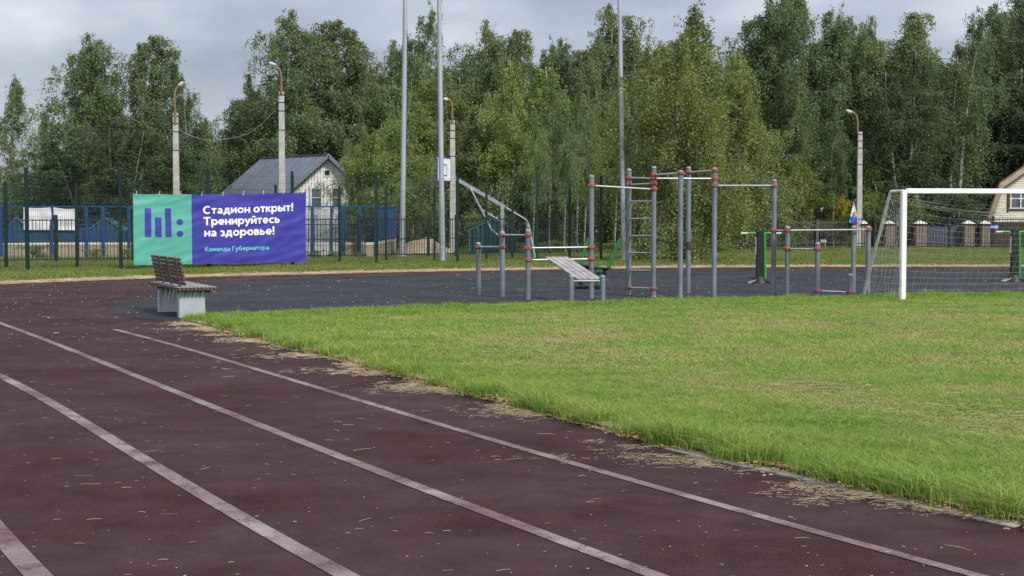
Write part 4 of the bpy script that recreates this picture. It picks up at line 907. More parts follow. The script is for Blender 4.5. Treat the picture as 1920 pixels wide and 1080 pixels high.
lamp(1610, 465, 247, [(1608, 250), (1608, 230), (1606, 218), (1600, 211), (1594, 208.5)], [(1599, 211), (1586, 207)], 'concrete street lamp behind the goal and the little flag')
c0, c1, c2 = P(335, 243, 60), P(402, 263, 60), P(527, 196, 59)
tag(MB().tube(smooth3([c0, P(365, 257, 60), c1, P(470, 248, 59.6), c2], 6), 0.010, 5).build('overhead_cable', 'cable', origin=tuple(c0)), 'thin sagging cable strung between the two left street lamps', 'cable')

# ------------------------------------------------------------------ basketball stand
YB = 57.0; hb = Vector((P(942, 480, YB).x, YB, 0))
hoop = thing('basketball_stand', tuple(hb), 'grey basketball stand with white backboard and orange rim between the masts', 'basketball hoop')
def q(px, py, dy=0.0): return P(px, py, YB + dy)
MB().box((hb.x, YB, q(942, 386).z / 2), (0.14, 0.14, q(942, 384).z)).build('stand_post', 'galv', hoop)
MB().bar(q(947, 388), q(851, 333, 0.1), 0.12, 0.13).build('boom_arm', 'galv', hoop)
MB().tube(smooth3([q(948, 389), q(970, 402), q(987, 413), q(992, 425), q(998, 455, -1.0), q(1004, 486, -2.6)], 4), 0.033, 8).build('rear_brace', 'galv', hoop, smooth='auto')
MB().tube(smooth3([q(948, 389, .2), q(970, 402, .2), q(986, 413, .2), q(988, 425, .2), q(989, 455, .2), q(990, 479, .2)], 4), 0.033, 8).build('rear_brace', 'galv', hoop, smooth='auto')
MB().tube([q(882, 353), q(901, 390), q(920, 428), q(926, 435), q(934, 441), q(941, 446)], 0.033, 8).build('front_brace', 'galv', hoop, smooth='auto')
MB().tube([q(903, 393), q(940, 415)], 0.025, 8).build('strut', 'galv', hoop)
br = Vector((0.30, 0.954, 0)); bnr = Vector((-0.954, 0.30, 0))       # backboard plane runs nearly away from the camera, facing left
bc = P(830.5, 317, YB) + br * 0.1
def bbx(u, z, d=0.0): return bc + br * u + Vector((0, 0, z)) + bnr * d
H2 = 0.47; W2 = 0.75
board = MB().bar(bbx(-W2, 0), bbx(W2, 0), 0.04, H2 * 2).build('backboard', 'white', hoop)
def strip_b(u0, z0, u1, z1):
    MB().add([bbx(u0, z0, 0.025), bbx(u1, z0, 0.025), bbx(u1, z1, 0.025), bbx(u0, z1, 0.025), bbx(u0, z0, -0.025), bbx(u1, z0, -0.025), bbx(u1, z1, -0.025), bbx(u0, z1, -0.025)],
             [(0, 1, 2, 3), (7, 6, 5, 4), (0, 4, 5, 1), (1, 5, 6, 2), (2, 6, 7, 3), (3, 7, 4, 0)]).build('board_marking', 'markblue', board)
strip_b(-W2, H2 - 0.06, W2, H2 + 0.004); strip_b(-W2, -H2 - 0.004, W2, -H2 + 0.04); strip_b(-W2 - .004, -H2 + .05, -W2 + 0.04, H2 - .07); strip_b(W2 - 0.04, -H2 + .05, W2 + .004, H2 - .07)
strip_b(-0.30, 0.15, 0.30, 0.19); strip_b(-0.30, -0.26, 0.30, -0.22); strip_b(-0.30, -0.215, -0.26, 0.145); strip_b(0.26, -0.215, 0.30, 0.145)
rc = bbx(0, -0.30, 0.36); rr = 0.23
MB().tube([rc + Vector((rr * math.cos(a), rr * math.sin(a), 0)) for a in [k * math.pi / 10 for k in range(21)]], 0.014, 6, False).build('rim', 'orange', hoop, smooth=True)
MB().bar(bbx(0, -0.30, 0.02), bbx(0, -0.30, 0.14), 0.12, 0.03).build('rim_bracket', 'orange', hoop)
nn = MB()
for k in range(12):
    for sg in (-1, 1):
        a0 = k * math.pi / 6; nn.tube([rc + Vector((rr * (1 - .38 * t) * math.cos(a0 + sg * t * 0.8), rr * (1 - .38 * t) * math.sin(a0 + sg * t * 0.8), -0.42 * t)) for t in (0, .33, .66, 1)], 0.006, 3, False)
nn.build('hoop_net', 'net', hoop)

# ------------------------------------------------------------------ sports court enclosure
YC = 53.0; XR = P(705, 480, YC).x; XL = -24.0
court = thing('sports_court', (XR, YC, 0), 'blue framed sports court enclosure with beige and white boards behind the picket fence', 'sports court')
WBZ = (0.0, 0.47); z_w = (0.48, 0.57)
bd = MB().box((0, 0, 0.235), (0.148, 0.03, 0.47)); bme = bpy.data.meshes.new('board'); bme.from_pydata(bd.v, [], bd.f); bme.materials.append(M['beige'])
bme2 = bme.copy(); bme2.materials.clear(); bme2.materials.append(M['whiteboard'])
x = XR - 0.08
while x > P(-60, 480, YC).x:
    px = 960 + x * F / YC
    share('board', bme2 if 565 < px < 645 else bme, court, (x - XR, random.uniform(-.006, .006), 0.01)); x -= 0.153
yy = YC + 0.1
while yy < 62: share('board', bme, court, (0, yy - YC, 0.01), (0, 0, math.pi / 2)); yy += 0.153
MB().box(((XR + XL) / 2, YC - 0.005, 0.525), (XR - XL, 0.05, 0.09)).build('white_rail', 'whiteboard', court)
MB().box((XR, (YC + 62) / 2, 0.525), (0.05, 9, 0.088)).build('white_rail', 'whiteboard', court)
# solid blue boards, left part only
MB().box(((P(245, 450, YC).x + XL) / 2, YC + 0.02, 0.79), (P(245, 450, YC).x - XL, 0.03, 0.42)).build('blue_board', 'bluedark', court)
topz = 1.84
MB().bar((XL, YC, topz), (XR, YC, topz), 0.05, 0.05).build('top_rail', 'blue', court)
MB().tube([(XR, YC, topz), (XR, 55, topz - 0.02), (XR, 58, topz), (XR, 62, topz + 0.03)], 0.028, 8).build('top_rail', 'blue', court)
MB().bar((XL, YC, 1.2), (XR, YC, 1.2), 0.03, 0.03).build('mid_rail', 'blue', court)
for px, w in ((1, 0.16), (97.5, 0.12), (163, 0.11), (194.5, 0.11), (242.5, 0.1), (586, 0.1), (622, 0.08), (644, 0.14), (675, 0.09), (705, 0.1), (300, .1), (360, .1), (420, .1), (480, .1), (530, .1)):
    X = P(px, 450, YC).x; MB().box((X, YC - 0.04, topz / 2), (w, 0.06, topz)).build('court_post', 'blue', court)
for y_ in (54.8, 56.6, 58.4, 60.2, 62):
    MB().box((XR, y_, topz / 2), (0.07, 0.09, topz)).build('court_post', 'blue', court)
nm = MB()
for i in range(int((XR - XL) / 0.1)):
    X = XR - i * 0.1; nm.tube([(X, YC + 0.02, 0.58), (X, YC + .02, topz)], 0.0035, 3, False)
for k in range(12): z_ = 0.62 + k * 0.1; nm.tube([(XL, YC + .02, z_), (XR, YC + .02, z_)], 0.0035, 3, False)
for i in range(60): yv = YC + i * 0.15; nm.tube([(XR, yv, 0.58), (XR, yv, topz)], 0.004, 3, False)
for k in range(12): z_ = 0.60 + k * 0.104; nm.tube([(XR, YC, z_), (XR, 62, z_)], 0.0035, 3, False)
o = nm.build('wire_mesh', 'blue', court); o['kind'] = 'stuff'
# back side boards of the court
XM = P(300, 450, 62).x; MB().box(((XM + XL) / 2, 62, 0.5), (XM - XL, 0.04, 1.0)).build('rear_board', 'bluedark', court)
# white tarpaulins
for i, (x0, x1, y0, y1, lab) in enumerate(((44, 95, 388.5, 431, 'white tarpaulin hung on the blue court frame, left of the blue post'), (100, 142, 388.5, 431.5, 'narrower white tarpaulin hung on the blue court frame, right of the blue post'))):
    A0, A1 = P(x0, y0, YC - 0.09), P(x1, y1, YC - 0.09); nu, nv = 16, 14; vs = []
    for j in range(nv + 1):
        for k in range(nu + 1):
            u, v = k / nu, j / nv
            dx = 0.04 * math.sin(v * 5 + i) * (1 if k == nu else 0) ; vs.append((A0.x + (A1.x - A0.x) * u + dx, YC - 0.09 - 0.03 * mnoise.noise(Vector((u * 3, v * 3, i))), A0.z + (A1.z - A0.z) * v - 0.03 * math.sin(u * 3.1) * (1 - v) - (0.05 * u if i and v < .1 else 0)))
    fs = [(j * (nu + 1) + k, (j + 1) * (nu + 1) + k, (j + 1) * (nu + 1) + k + 1, j * (nu + 1) + k + 1) for j in range(nv) for k in range(nu)]
    tag(MB().add(vs, fs).build('tarpaulin', 'tarp', smooth=True, origin=(A0.x, YC, A1.z)), lab, 'tarpaulin')
# teal play huts (slatted, peaked) behind the fence
def hut(px0, px1, ytop, yb, Y, label):
    a, b = P(px0, yb, Y), P(px1, yb, Y); zt = P(px0, ytop, Y).z; cx = (a.x + b.x) / 2
    t = thing('play_hut', (cx, Y, 0), label, 'play hut', 'teal slatted play huts')
    n = int((b.x - a.x) / 0.17)
    for k in range(n + 1):
        x = a.x + (b.x - a.x) * k / n; s = 1 - abs(2 * k / n - 1); z = 0.9 + (zt - 0.9) * s
        MB().bar((x, Y, 0), (x, Y, z), 0.03, 0.03).build('slat', 'teallight', t)
    MB().bar((a.x, Y, 0.9), (cx, Y, zt), 0.04, 0.05).build('roof_edge', 'teallight', t); MB().bar((cx, Y, zt), (b.x, Y, 0.9), 0.04, 0.05).build('roof_edge', 'teallight', t)
    MB().add([(a.x, Y + .06, 0), (b.x, Y + .06, 0), (b.x, Y + .06, 0.85), (cx, Y + .06, zt - .05), (a.x, Y + .06, 0.85), (a.x, Y + 1.2, 0), (b.x, Y + 1.2, 0), (b.x, Y + 1.2, 0.85), (cx, Y + 1.2, zt - .05), (a.x, Y + 1.2, 0.85)],
             [(0, 1, 2, 3, 4), (9, 8, 7, 6, 5), (0, 5, 6, 1), (1, 6, 7, 2), (2, 7, 8, 3), (3, 8, 9, 4), (4, 9, 5, 0)]).build('hut_body', 'teal', t)
hut(2, 62, 408, 470, 56.5, 'teal slatted play hut at the far left behind the court boards')
hut(160, 236, 408, 470, 57.5, 'teal slatted play hut just left of the banner')
hut(880, 968, 410, 470, 62.0, 'teal slatted play hut under the arm of the basketball stand')
# sand heap
c = Vector((P(795, 470, 60).x, 60, 0)); vs = []; fs = []; nr, na = 10, 28
for i in range(nr + 1):
    for k in range(na):
        a = 2 * math.pi * k / na; r = i / nr; x = math.cos(a) * r * 1.25; y = math.sin(a) * r * 1.4
        vs.append((c.x + x, c.y + y, max(-.05, 0.62 * (1 - r ** 1.6) + 0.12 * mnoise.noise(Vector((x * 2, y * 2, 0))))))
fs = [(i * na + k, i * na + (k + 1) % na, (i + 1) * na + (k + 1) % na, (i + 1) * na + k) for i in range(nr) for k in range(na)]
tag(MB().add(vs, fs).build('sand_heap', 'sand', smooth=True, origin=tuple(c)), 'heap of pinkish sand behind the picket fence near the masts', 'sand heap')

# ------------------------------------------------------------------ white house, left
YH = 70.0
def hp(px, py, dy=0.0): return P(px, py, YH + dy)
gl, gr_, ga = hp(536, 366), hp(690, 366), hp(618, 291)
house = thing('white_house', (gl.x, YH, 0), 'small white boarded house with grey metal roof behind the court', 'house')
yr = YH + 6.0                                   # gable faces the camera; the roof runs back to the left
ev = gl.z
# gable wall at YH, side wall running back-left
sl = Vector((P(412, 362, yr).x, yr, ev)); rl = Vector((P(490, 297, yr).x, yr, P(490, 297, yr).z))
wl = 0.14; X0, X1 = gl.x + 0.2, gr_.x - 0.2; n = int((X1 - X0) / wl); sm = MB()
win = [(hp(583, 353), hp(604, 388)), (hp(622, 353), hp(640, 388))]
vent = (hp(608, 319), hp(619, 330))
def zroof(x): return ga.z - 0.05 - (ga.z - ev) * abs(x - ga.x) / ((ga.x - gl.x) if x < ga.x else (gr_.x - ga.x))
for k in range(n):
    x = X0 + (k + .5) * (X1 - X0) / n; zt = zroof(x) - 0.03; segs = [(0.0, zt)]
    for a, b in win + [vent]:
        if a.x - 0.05 < x < b.x + 0.05:
            segs = [s_ for q0, q1 in segs for s_ in ((q0, b.z), (a.z, q1)) if s_[1] > s_[0]]
    for q0, q1 in segs:
        sm.box((x, YH - random.uniform(0, .008), (q0 + q1) / 2), (wl - 0.014, 0.03, q1 - q0))
sm.build('gable_boards', 'wallwhite', house)
MB().add([(X0, YH + 0.03, 0), (X1, YH + 0.03, 0), (X1, YH + .03, ev), (ga.x, YH + .03, ga.z - .12), (X0, YH + .03, ev), (sl.x + .3, yr, 0), (sl.x + .3, yr, ev), (X1 - 1, yr, 0), (X1 - 1, yr, ev)],
         [(0, 1, 2, 3, 4), (0, 4, 6, 5), (1, 7, 8, 2), (5, 6, 8, 7)]).build('wall', 'wallwhite', house)
for a, b in win:
    cx = (a.x + b.x) / 2; cz = (a.z + b.z) / 2; w, h = b.x - a.x, a.z - b.z
    f = MB()
    for dx in (-w / 2, w / 2): f.box((cx + dx, YH - 0.03, cz), (0.08, 0.06, h + 0.08))
    for dz in (-h / 2, 0, h / 2): f.box((cx, YH - 0.028, cz + dz), (w - 0.08, 0.055, 0.07 if dz else 0.045))
    wf = f.build('window', 'winframe', house); MB().box((cx, YH + 0.0, cz), (w, 0.02, h)).build('pane', 'winglass', wf)
cx = (vent[0].x + vent[1].x) / 2; cz = (vent[0].z + vent[1].z) / 2
f = MB()
for dx, dz, w, h in ((-.14, 0, .05, .33), (.14, 0, .05, .33), (0, .14, .23, .05), (0, -.14, .23, .05)): f.box((cx + dx, YH - .03, cz + dz), (w, .05, h))
vf = f.build('attic_opening', 'winframe', house); MB().box((cx, YH + .01, cz), (.24, .02, .24)).build('pane', 'black', vf)
# roof: left slope with standing ribs, right slope
def slope(p00, p10, p11, p01, n, name, m='roofgrey', th=0.05):
    nrm = (p10 - p00).cross(p01 - p00).normalized()
    if nrm.z < 0: nrm = -nrm
    rf = MB().add([p00, p10, p11, p01] + [p - nrm * th for p in (p00, p10, p11, p01)], [(0, 1, 2, 3), (7, 6, 5, 4), (0, 4, 5, 1), (1, 5, 6, 2), (2, 6, 7, 3), (3, 7, 4, 0)]).build(name, m, house)
    rb = MB()
    for k in range(n + 1):
        t = (k + .0) / n; a = p00.lerp(p10, t) + nrm * 0.012; b = p01.lerp(p11, t) + nrm * 0.012; rb.bar(a, b, 0.035, 0.022, up=tuple(nrm))
    o = rb.build('roof_rib', m, rf); o['kind'] = 'stuff'
    return rf
ge = Vector((gl.x - 0.25, YH - 0.35, ev - 0.18)); gapex = Vector((ga.x, YH - 0.35, ga.z)); gre = Vector((gr_.x + 0.2, YH - 0.35, ev - 0.1))
se = sl + Vector((-0.3, 0.3, -0.1)); rr_ = rl + Vector((0, 0.3, 0.02))
slope(ge, se, rr_, gapex, 24, 'roof'); slope(gre, Vector((se.x + (gre.x - ge.x), yr + .3, ev - .1)), rr_ + Vector((0.05, 0, 0)), gapex + Vector((0, 0, 0.001)), 10, 'roof')
MB().bar(ge + Vector((0, -.03, -.03)), gapex + Vector((0, -.03, -.03)), 0.03, 0.15).build('barge_board', 'roofgrey', house)
MB().bar(gapex + Vector((0, -.03, -.03)), gre + Vector((0, -.03, -.03)), 0.03, 0.15).build('barge_board', 'roofgrey', house)
MB().bar(gapex + Vector((0, 0, .03)), rr_ + Vector((0, 0, .03)), 0.14, 0.04).build('ridge_cap', 'roofgrey', house)

# ------------------------------------------------------------------ cream house, right
YK = 80.0
def kp(px, py): return P(px, py, YK)
k_e, k_b, k_a = kp(1846, 418), kp(1869, 345), kp(1975, 272)
hx = k_a.x; kh = thing('cream_house', (hx, YK, 0), 'cream sided house with brown mansard roof at the right edge', 'house')
def mir(p): return Vector((2 * hx - p.x, p.y, p.z))
z = 0.0; sm = MB()
def half_w(z):
    if z < k_e.z: return hx - k_e.x - 0.25
    if z < k_b.z: t = (z - k_e.z) / (k_b.z - k_e.z); return hx - (k_e.x + (k_b.x - k_e.x) * t) - 0.25
    t = (z - k_b.z) / (k_a.z - k_b.z); return (hx - k_b.x) * (1 - t) - 0.2
wz = (kp(1890, 393), kp(1955, 360))
z = 1.15
while z < k_a.z - 0.3:
    hw = half_w(z + 0.06)
    segs = [(hx - hw, hx + hw)]
    if wz[0].z - 0.06 < z + .05 < wz[1].z + 0.06: segs = [(hx - hw, wz[0].x - 0.05), (wz[1].x + 0.05, hx + hw)]
    for a, b in segs:
        if b > a: sm.add([(a, YK - .035, z), (b, YK - .035, z), (b, YK - .012, z + .115), (a, YK - .012, z + .115), (a, YK, z), (b, YK, z), (b, YK, z + .115), (a, YK, z + .115)], [(0, 1, 2, 3), (0, 4, 5, 1), (3, 2, 6, 7), (0, 3, 7, 4), (1, 5, 6, 2)])
    z += 0.12
sm.build('siding', 'wallcream', kh)
wv = [Vector((hx - half_w(0), YK + .01, 0)), Vector((hx + half_w(0), YK + .01, 0)), mir(k_e) + Vector((-.2, .01, 0)), mir(k_b) + Vector((-.2, .01, 0)), k_a + Vector((0, .01, -.2)), k_b + Vector((.2, .01, 0)), k_e + Vector((.2, .01, 0))]
MB().add(wv + [v + Vector((2.6, 7, 0)) for v in wv], [tuple(range(7)), tuple(reversed(range(7, 14)))] + [(i, (i + 1) % 7, (i + 1) % 7 + 7, i + 7) for i in range(7)]).build('wall', 'wallcream', kh)
MB().box((hx, YK - 0.06, 0.57), (2 * half_w(0) + .1, 0.1, 1.14)).build('base_cladding', 'brownwood', kh)
for sgn in (1, -1):
    T = (lambda p: p) if sgn == 1 else mir
    for a, b in ((k_e + Vector((-.12, 0, -.15)), k_b), (k_b, k_a)):
        A_, B_ = T(a), T(b); d = Vector((3.0, 8, 0)); nrm = (B_ - A_).cross(d).normalized(); nrm = nrm if nrm.z > 0 else -nrm
        A0, B0 = A_ + Vector((0, -.5, 0)), B_ + Vector((0, -.5, 0))
        q4 = [A0, B0, B0 + d, A0 + d]; MB().add([p + nrm * .09 for p in q4] + [p + nrm * .02 for p in q4], [(0, 1, 2, 3), (7, 6, 5, 4), (0, 4, 5, 1), (1, 5, 6, 2), (2, 6, 7, 3), (3, 7, 4, 0)]).build('roof', 'roofbrown', kh)
        MB().bar(A0 + Vector((0, -.02, 0)) - nrm * 0.12, B0 + Vector((0, -.02, 0)) - nrm * 0.12, 0.04, 0.26, up=tuple(nrm)).build('fascia', 'fascia', kh)
cx = (wz[0].x + wz[1].x) / 2; cz = (wz[0].z + wz[1].z) / 2; w = wz[1].x - wz[0].x; h = wz[1].z - wz[0].z
f = MB()
for dx in (-w / 2, w / 2): f.box((cx + dx, YK - .06, cz), (.09, .07, h + .2))
for dz in (-h / 2, h / 2): f.box((cx, YK - .058, cz + dz), (w - .09, .065, .09))
f.build('window_trim', 'roofbrown', kh)
f = MB()
for t in (0.07, 0.36, 0.64, 0.93): f.box((wz[0].x + w * t, YK - .03, cz), (.07, .05, h - .1))
for dz in (-h / 2 + .08, 0.12, h / 2 - .08): f.box((cx, YK - .028, cz + dz), (w - .1, .045, .06))
wf = f.build('window', 'winframe', kh); MB().box((cx, YK + .0, cz), (w, .02, h)).build('pane', 'winglass', wf)

# ------------------------------------------------------------------ brick pillars, board fence, gate
YP = 69.0
labs = ['tan brick pillar half hidden behind the right street lamp', 'tan brick pillar seen between the goal leg and the goal post', 'tan brick pillar just right of the white goal post', 'tan brick pillar at the right side of the blue gate', 'tan brick pillar beside the dark board fence']
brick_me = None
for (x0, x1), lab in zip(((1615, 1625), (1659, 1676), (1714, 1735), (1805, 1825), (1838, 1854)), labs):
    a, b = P(x0, 440, YP), P(x1, 440, YP); w = b.x - a.x; cx = (a.x + b.x) / 2; h = P(x0, 421, YP).z
    t = thing('brick_pillar', (cx, YP, 0), lab, 'pillar', 'tan brick pillars'); MB().box((cx, YP, h / 2), (w - .03, w - .03, h)).build('mortar_core', 'mortar', t)
    bk = MB(); z = 0.0; row = 0
    while z < h - 0.07:
        nb_ = 2; off = 0.0 if row % 2 else 0.06
        for k in range(nb_):
            x_0 = -w / 2 + (w / nb_) * k + (off if k else 0); x_1 = -w / 2 + (w / nb_) * (k + 1) + (off if k < nb_ - 1 else 0)
            bk.box((cx + (x_0 + x_1) / 2, YP, z + .035), (x_1 - x_0 - .012, w + .004 - .002 * k, .066))
        z += 0.078; row += 1
    o = bk.build('brickwork', 'pillar', t); o['kind'] = 'stuff'
    MB().box((cx, YP, h + .02), (w + .1, w + .1, .045)).build('cap_slab', 'brownwood', t)
    cp = MB(); hw = (w + .06) / 2
    cp.add([(cx - hw, YP - hw, h + .045), (cx + hw, YP - hw, h + .045), (cx + hw, YP + hw, h + .045), (cx - hw, YP + hw, h + .045), (cx, YP, h + .20)], [(0, 1, 4), (1, 2, 4), (2, 3, 4), (3, 0, 4), (3, 2, 1, 0)]); cp.build('cap', 'whitedull', t)
def boardfence(x0, x1, ytop, Y, m, bw, name, label, cat, jitter=0.02):
    a, b = P(x0, ytop, Y), P(x1, ytop, Y); t = thing(name, ((a.x + b.x) / 2, Y, 0), label, cat); n = int((b.x - a.x) / bw)
    me_b = MB().box((0, 0, a.z / 2), (bw - 0.012, 0.025, a.z)); me = bpy.data.meshes.new('board'); me.from_pydata(me_b.v, [], me_b.f); me.materials.append(M[m])
    for k in range(n): share('board', me, t, (a.x + (k + .5) * (b.x - a.x) / n - (a.x + b.x) / 2, random.uniform(-.008, .008), 0.0), None, (1, 1, 1 + random.uniform(-jitter, jitter)))
    for z in (0.3, a.z - .2): MB().box(((a.x + b.x) / 2, Y + .035, z), (b.x - a.x, .04, .07)).build('rail', m, t)
boardfence(1856, 2010, 417, 70.5, 'brownwood', 0.16, 'board_fence', 'dark brown board fence below the cream house', 'fence')
boardfence(1677, 1712, 424, 69.3, 'brownwood', 0.14, 'board_fence', 'short brown board fence between the two pillars behind the goal', 'fence')
boardfence(1738, 1803, 424, 69.2, 'gatewood', 0.13, 'wooden_gate', 'faded blue board gate between brick pillars', 'gate')
boardfence(1826, 1837, 424, 69.3, 'brownwood', 0.12, 'board_fence', 'narrow strip of brown boards between the last two pillars', 'fence')
pl0, pl1 = P(1856, 421.5, 66.6), P(1872, 430, 66.6)
pl = tag(MB().box(((pl0.x + pl1.x) / 2, 66.6, (pl0.z + pl1.z) / 2), (pl1.x - pl0.x, .015, pl0.z - pl1.z)).build('address_plate', 'plateblue', origin=((pl0.x + pl1.x) / 2, 66.6, pl1.z)), 'small blue address plate with white characters on the fence by the cream house', 'sign')
ORG[pl.name] = ((pl0.x + pl1.x) / 2, 66.6, pl1.z)
pm = MB(); w = pl1.x - pl0.x
for k, (u, h_) in enumerate(((.12, .07), (.22, .07), (.33, .07), (.44, .07), (.60, .13), (.70, .13))): pm.box((pl0.x + w * u, 66.59, (pl0.z + pl1.z) / 2), (w * .06, .004, h_))
pm.box((pl0.x + w * .86, 66.59, (pl0.z + pl1.z) / 2), (w * .13, .004, .12)); pm.build('plate_characters', 'white', pl)
# little flag
YF = 66.2; ft = P(1600.5, 379, YF)
flag = thing('small_flag', (ft.x, YF, 0), 'small limp white and blue flag beside the right street lamp', 'flag')
MB().tube([(ft.x + .02, YF, 0.4), (ft.x + .01, YF, ft.z + .03)], 0.012, 6).build('flag_pole', 'lampmetal', flag)
def fs_(name, m, rows, dy=0.0):
    vs = []; 
    for (xl, xr, y) in rows:
        for k in range(7): u = k / 6; p = P(xl + (xr - xl) * u, y, YF); vs.append((p.x, YF - .03 + .03 * math.sin(u * 9 + y * .2) - dy, p.z))
    fs = [(r * 7 + k, (r + 1) * 7 + k, (r + 1) * 7 + k + 1, r * 7 + k + 1) for r in range(len(rows) - 1) for k in range(6)]
    MB().add(vs, fs).build(name, m, flag, smooth=True)
fs_('white_cloth', 'tarp', [(1600, 1601, 379), (1598, 1603, 388), (1595.5, 1605.5, 398), (1594, 1606, 406)])
fs_('blue_cloth', 'flagblue', [(1594, 1606, 406), (1594, 1606.5, 413), (1597, 1606, 419)])
fs_('red_cloth', 'flagred', [(1603, 1606.5, 413), (1602, 1607.5, 420), (1603, 1606, 424)], 0.02)
fs_('emblem', 'flagyellow', [(1600.5, 1604, 396), (1600, 1604.5, 401), (1601, 1604, 404.5)], 0.035)
fs_('white_corner', 'tarp', [(1592, 1593, 412), (1591, 1595, 415), (1594, 1596, 418)])
# blue play frame behind the grey pickets
p0, p1 = P(1482, 451, 72), P(1528, 452, 72)
pf = thing('play_structure', ((p0.x + p1.x) / 2, 72, 0), 'low blue tube play frame behind the grey picket fence', 'play frame')
MB().tube([p0, p1], .025, 8).build('cross_tube', 'blue', pf); 
for px, pt in ((1482, 451), (1518, 436), (1528, 452)): a = P(px, pt, 72); MB().tube([(a.x, 72, 0), a], .025, 8).build('upright', 'blue', pf)
MB().tube([P(1518, 436, 72), P(1528, 452, 72)], .025, 8).build('brace', 'blue', pf)
a = P(1543, 452, 71); wb = thing('utility_box', (a.x, 71, 0), 'small white utility box on a thin post behind the grey picket fence', 'utility box')
MB().box((a.x, 71, a.z), (.28, .15, .14)).build('box_body', 'white', wb, bevel=.01); MB().tube([(a.x + .1, 71, 0), (a.x + .1, 71, a.z - .07)], .02, 6).build('box_post', 'lampmetal', wb)

# ------------------------------------------------------------------ trees
def leaf_quads(C, ax, nrm, ln, wd, rs):
    ax = ax / np.linalg.norm(ax, axis=1, keepdims=True); sd = np.cross(ax, nrm); sd /= np.linalg.norm(sd, axis=1, keepdims=True) + 1e-9
    l = ln[:, None]; w = wd[:, None]
    V = np.stack([C - ax * l * .5, C + sd * w * .5 - ax * l * .05, C + ax * l * .5, C - sd * w * .5 - ax * l * .05], 1).reshape(-1, 3)
    n = len(C); return V, np.arange(n)[:, None] * 4 + np.array([0, 1, 2, 3])
def make_tree(seed, H, rad, start, nl, nleaf, leafsize, droop, m_leaf, name, label, cat='birch', top=0.35, trunk_r=None, lean=0.0, gap=0.0, nstem=1, barkm='bark', up=0.9, fill=0.5, shp=(2.0, .8)):
    r = np.random.default_rng(seed); root = thing(name, (0, 0, 0), label, cat)
    tr = trunk_r or H * 0.0095; wood = MB(); tm = MB(); anch = []; wts = []
    for st in range(nstem):
        az0 = r.uniform(0, 6.28); sp = (0.0 if nstem == 1 else 0.085) * H
        tp = [Vector((0, 0, -0.1))]; nseg = 14
        for k in range(1, nseg + 1):
            t = k / nseg
            tp.append(Vector((math.cos(az0) * sp * t ** .8 + lean * H * t * t + 0.012 * H * math.sin(t * 5 + seed + st) , math.sin(az0) * sp * t ** .8 + 0.014 * H * math.sin(t * 4.1 + seed * 2), H * t * (1 if st == 0 else r.uniform(.985, 1)) * (1 - 0.10 * st))))
        tm.tube(tp, [tr * (1 - .93 * (k / nseg) ** 0.9) * (1.0 if st == 0 else .75) + .008 + (0.35 * tr if k == 0 else 0) for k in range(nseg + 1)], 9)
        tm.build('trunk', barkm, root, smooth=True); tm = MB(); nl_ = nl // nstem; az0 += 2.2
        for i in range(nl_):
            t = start + (0.985 - start) * ((i + r.uniform(0, 1)) / nl_) ** 0.95
            s = (t - start) / (1 - start); a = r.uniform(0, 6.28); prof = (min(1, (s + .15) / .32) ** .7) * (1 - s ** shp[0]) ** shp[1] + 0.04
            lump = 0.45 + 1.3 * max(0, 0.45 + mnoise.noise(Vector((math.cos(a) * 1.4 + seed, math.sin(a) * 1.4, t * 7.5))))
            Ln = rad * prof * lump * r.uniform(0.6, 1.1)
            fi = t * nseg; k0 = min(nseg - 1, int(fi)); p = tp[k0].lerp(tp[k0 + 1], fi - k0)
            el = R(r.uniform(35, 62)) * up; d = Vector((math.cos(a) * math.cos(el), math.sin(a) * math.cos(el), math.sin(el)))
            pts = [p]; q_ = p.copy(); ns = 7
            for j in range(ns):
                q_ = q_ + d * (Ln / ns * 1.25); d = (d + Vector((math.cos(a) * .12, math.sin(a) * .12, -0.10 - 0.26 * droop * (j / ns))) + Vector(r.normal(0, .09, 3))).normalized(); pts.append(q_.copy())
            wood.tube(pts, [tr * 0.34 * (1 - s * .6) * (1 - .88 * j / ns) + .004 for j in range(ns + 1)], 4, False)
            if r.uniform() < gap: continue
            nsec = max(3, int(4 + Ln * 5))
            for _ in range(nsec):
                ft_ = r.uniform(0.22, 1.0) * ns; jj = min(ns - 1, int(ft_)); b0_ = pts[jj].lerp(pts[jj + 1], ft_ - jj)
                dd = Vector(r.normal(0, 1, 3)); dd.z = abs(dd.z) * .5; dd.normalize(); sl_ = Ln * r.uniform(.10, .34)
                b1_ = b0_ + dd * sl_; b1_.z -= 0.1 * sl_
                if r.uniform() < .35: wood.tube([b0_, b0_.lerp(b1_, .5) + Vector((0, 0, .03)), b1_], [.012, .008, .004], 3, False)
                for q2 in np.linspace(.25, 1, 3): anch.append(tuple(b0_.lerp(b1_, q2))); wts.append(1.0)
        for _ in range(int(14)):                       # leader top
            t = r.uniform(.86, 1.0); fi = t * nseg; k0 = min(nseg - 1, int(fi)); p = tp[k0].lerp(tp[k0 + 1], fi - k0); anch.append(tuple(p + Vector(r.normal(0, .2, 3)))); wts.append(.8)
    A_ = np.array(anch); na_ = len(A_); per = max(4, nleaf // na_)
    SL = r.gamma(2.2, 0.5, na_) * droop * leafsize * 4.2 + .12
    idx = np.repeat(np.arange(na_), per); t = r.uniform(0, 1, len(idx)); dirs = r.normal(0, 1, (na_, 3)); dirs[:, 2] = -np.abs(dirs[:, 2]) - 1.5 - 2.0 * droop; dirs /= np.linalg.norm(dirs, axis=1, keepdims=True)
    C = A_[idx] + dirs[idx] * (t * SL[idx])[:, None] + r.normal(0, leafsize * fill, (len(idx), 3)); C[:, 2] = np.maximum(C[:, 2], 0.15)
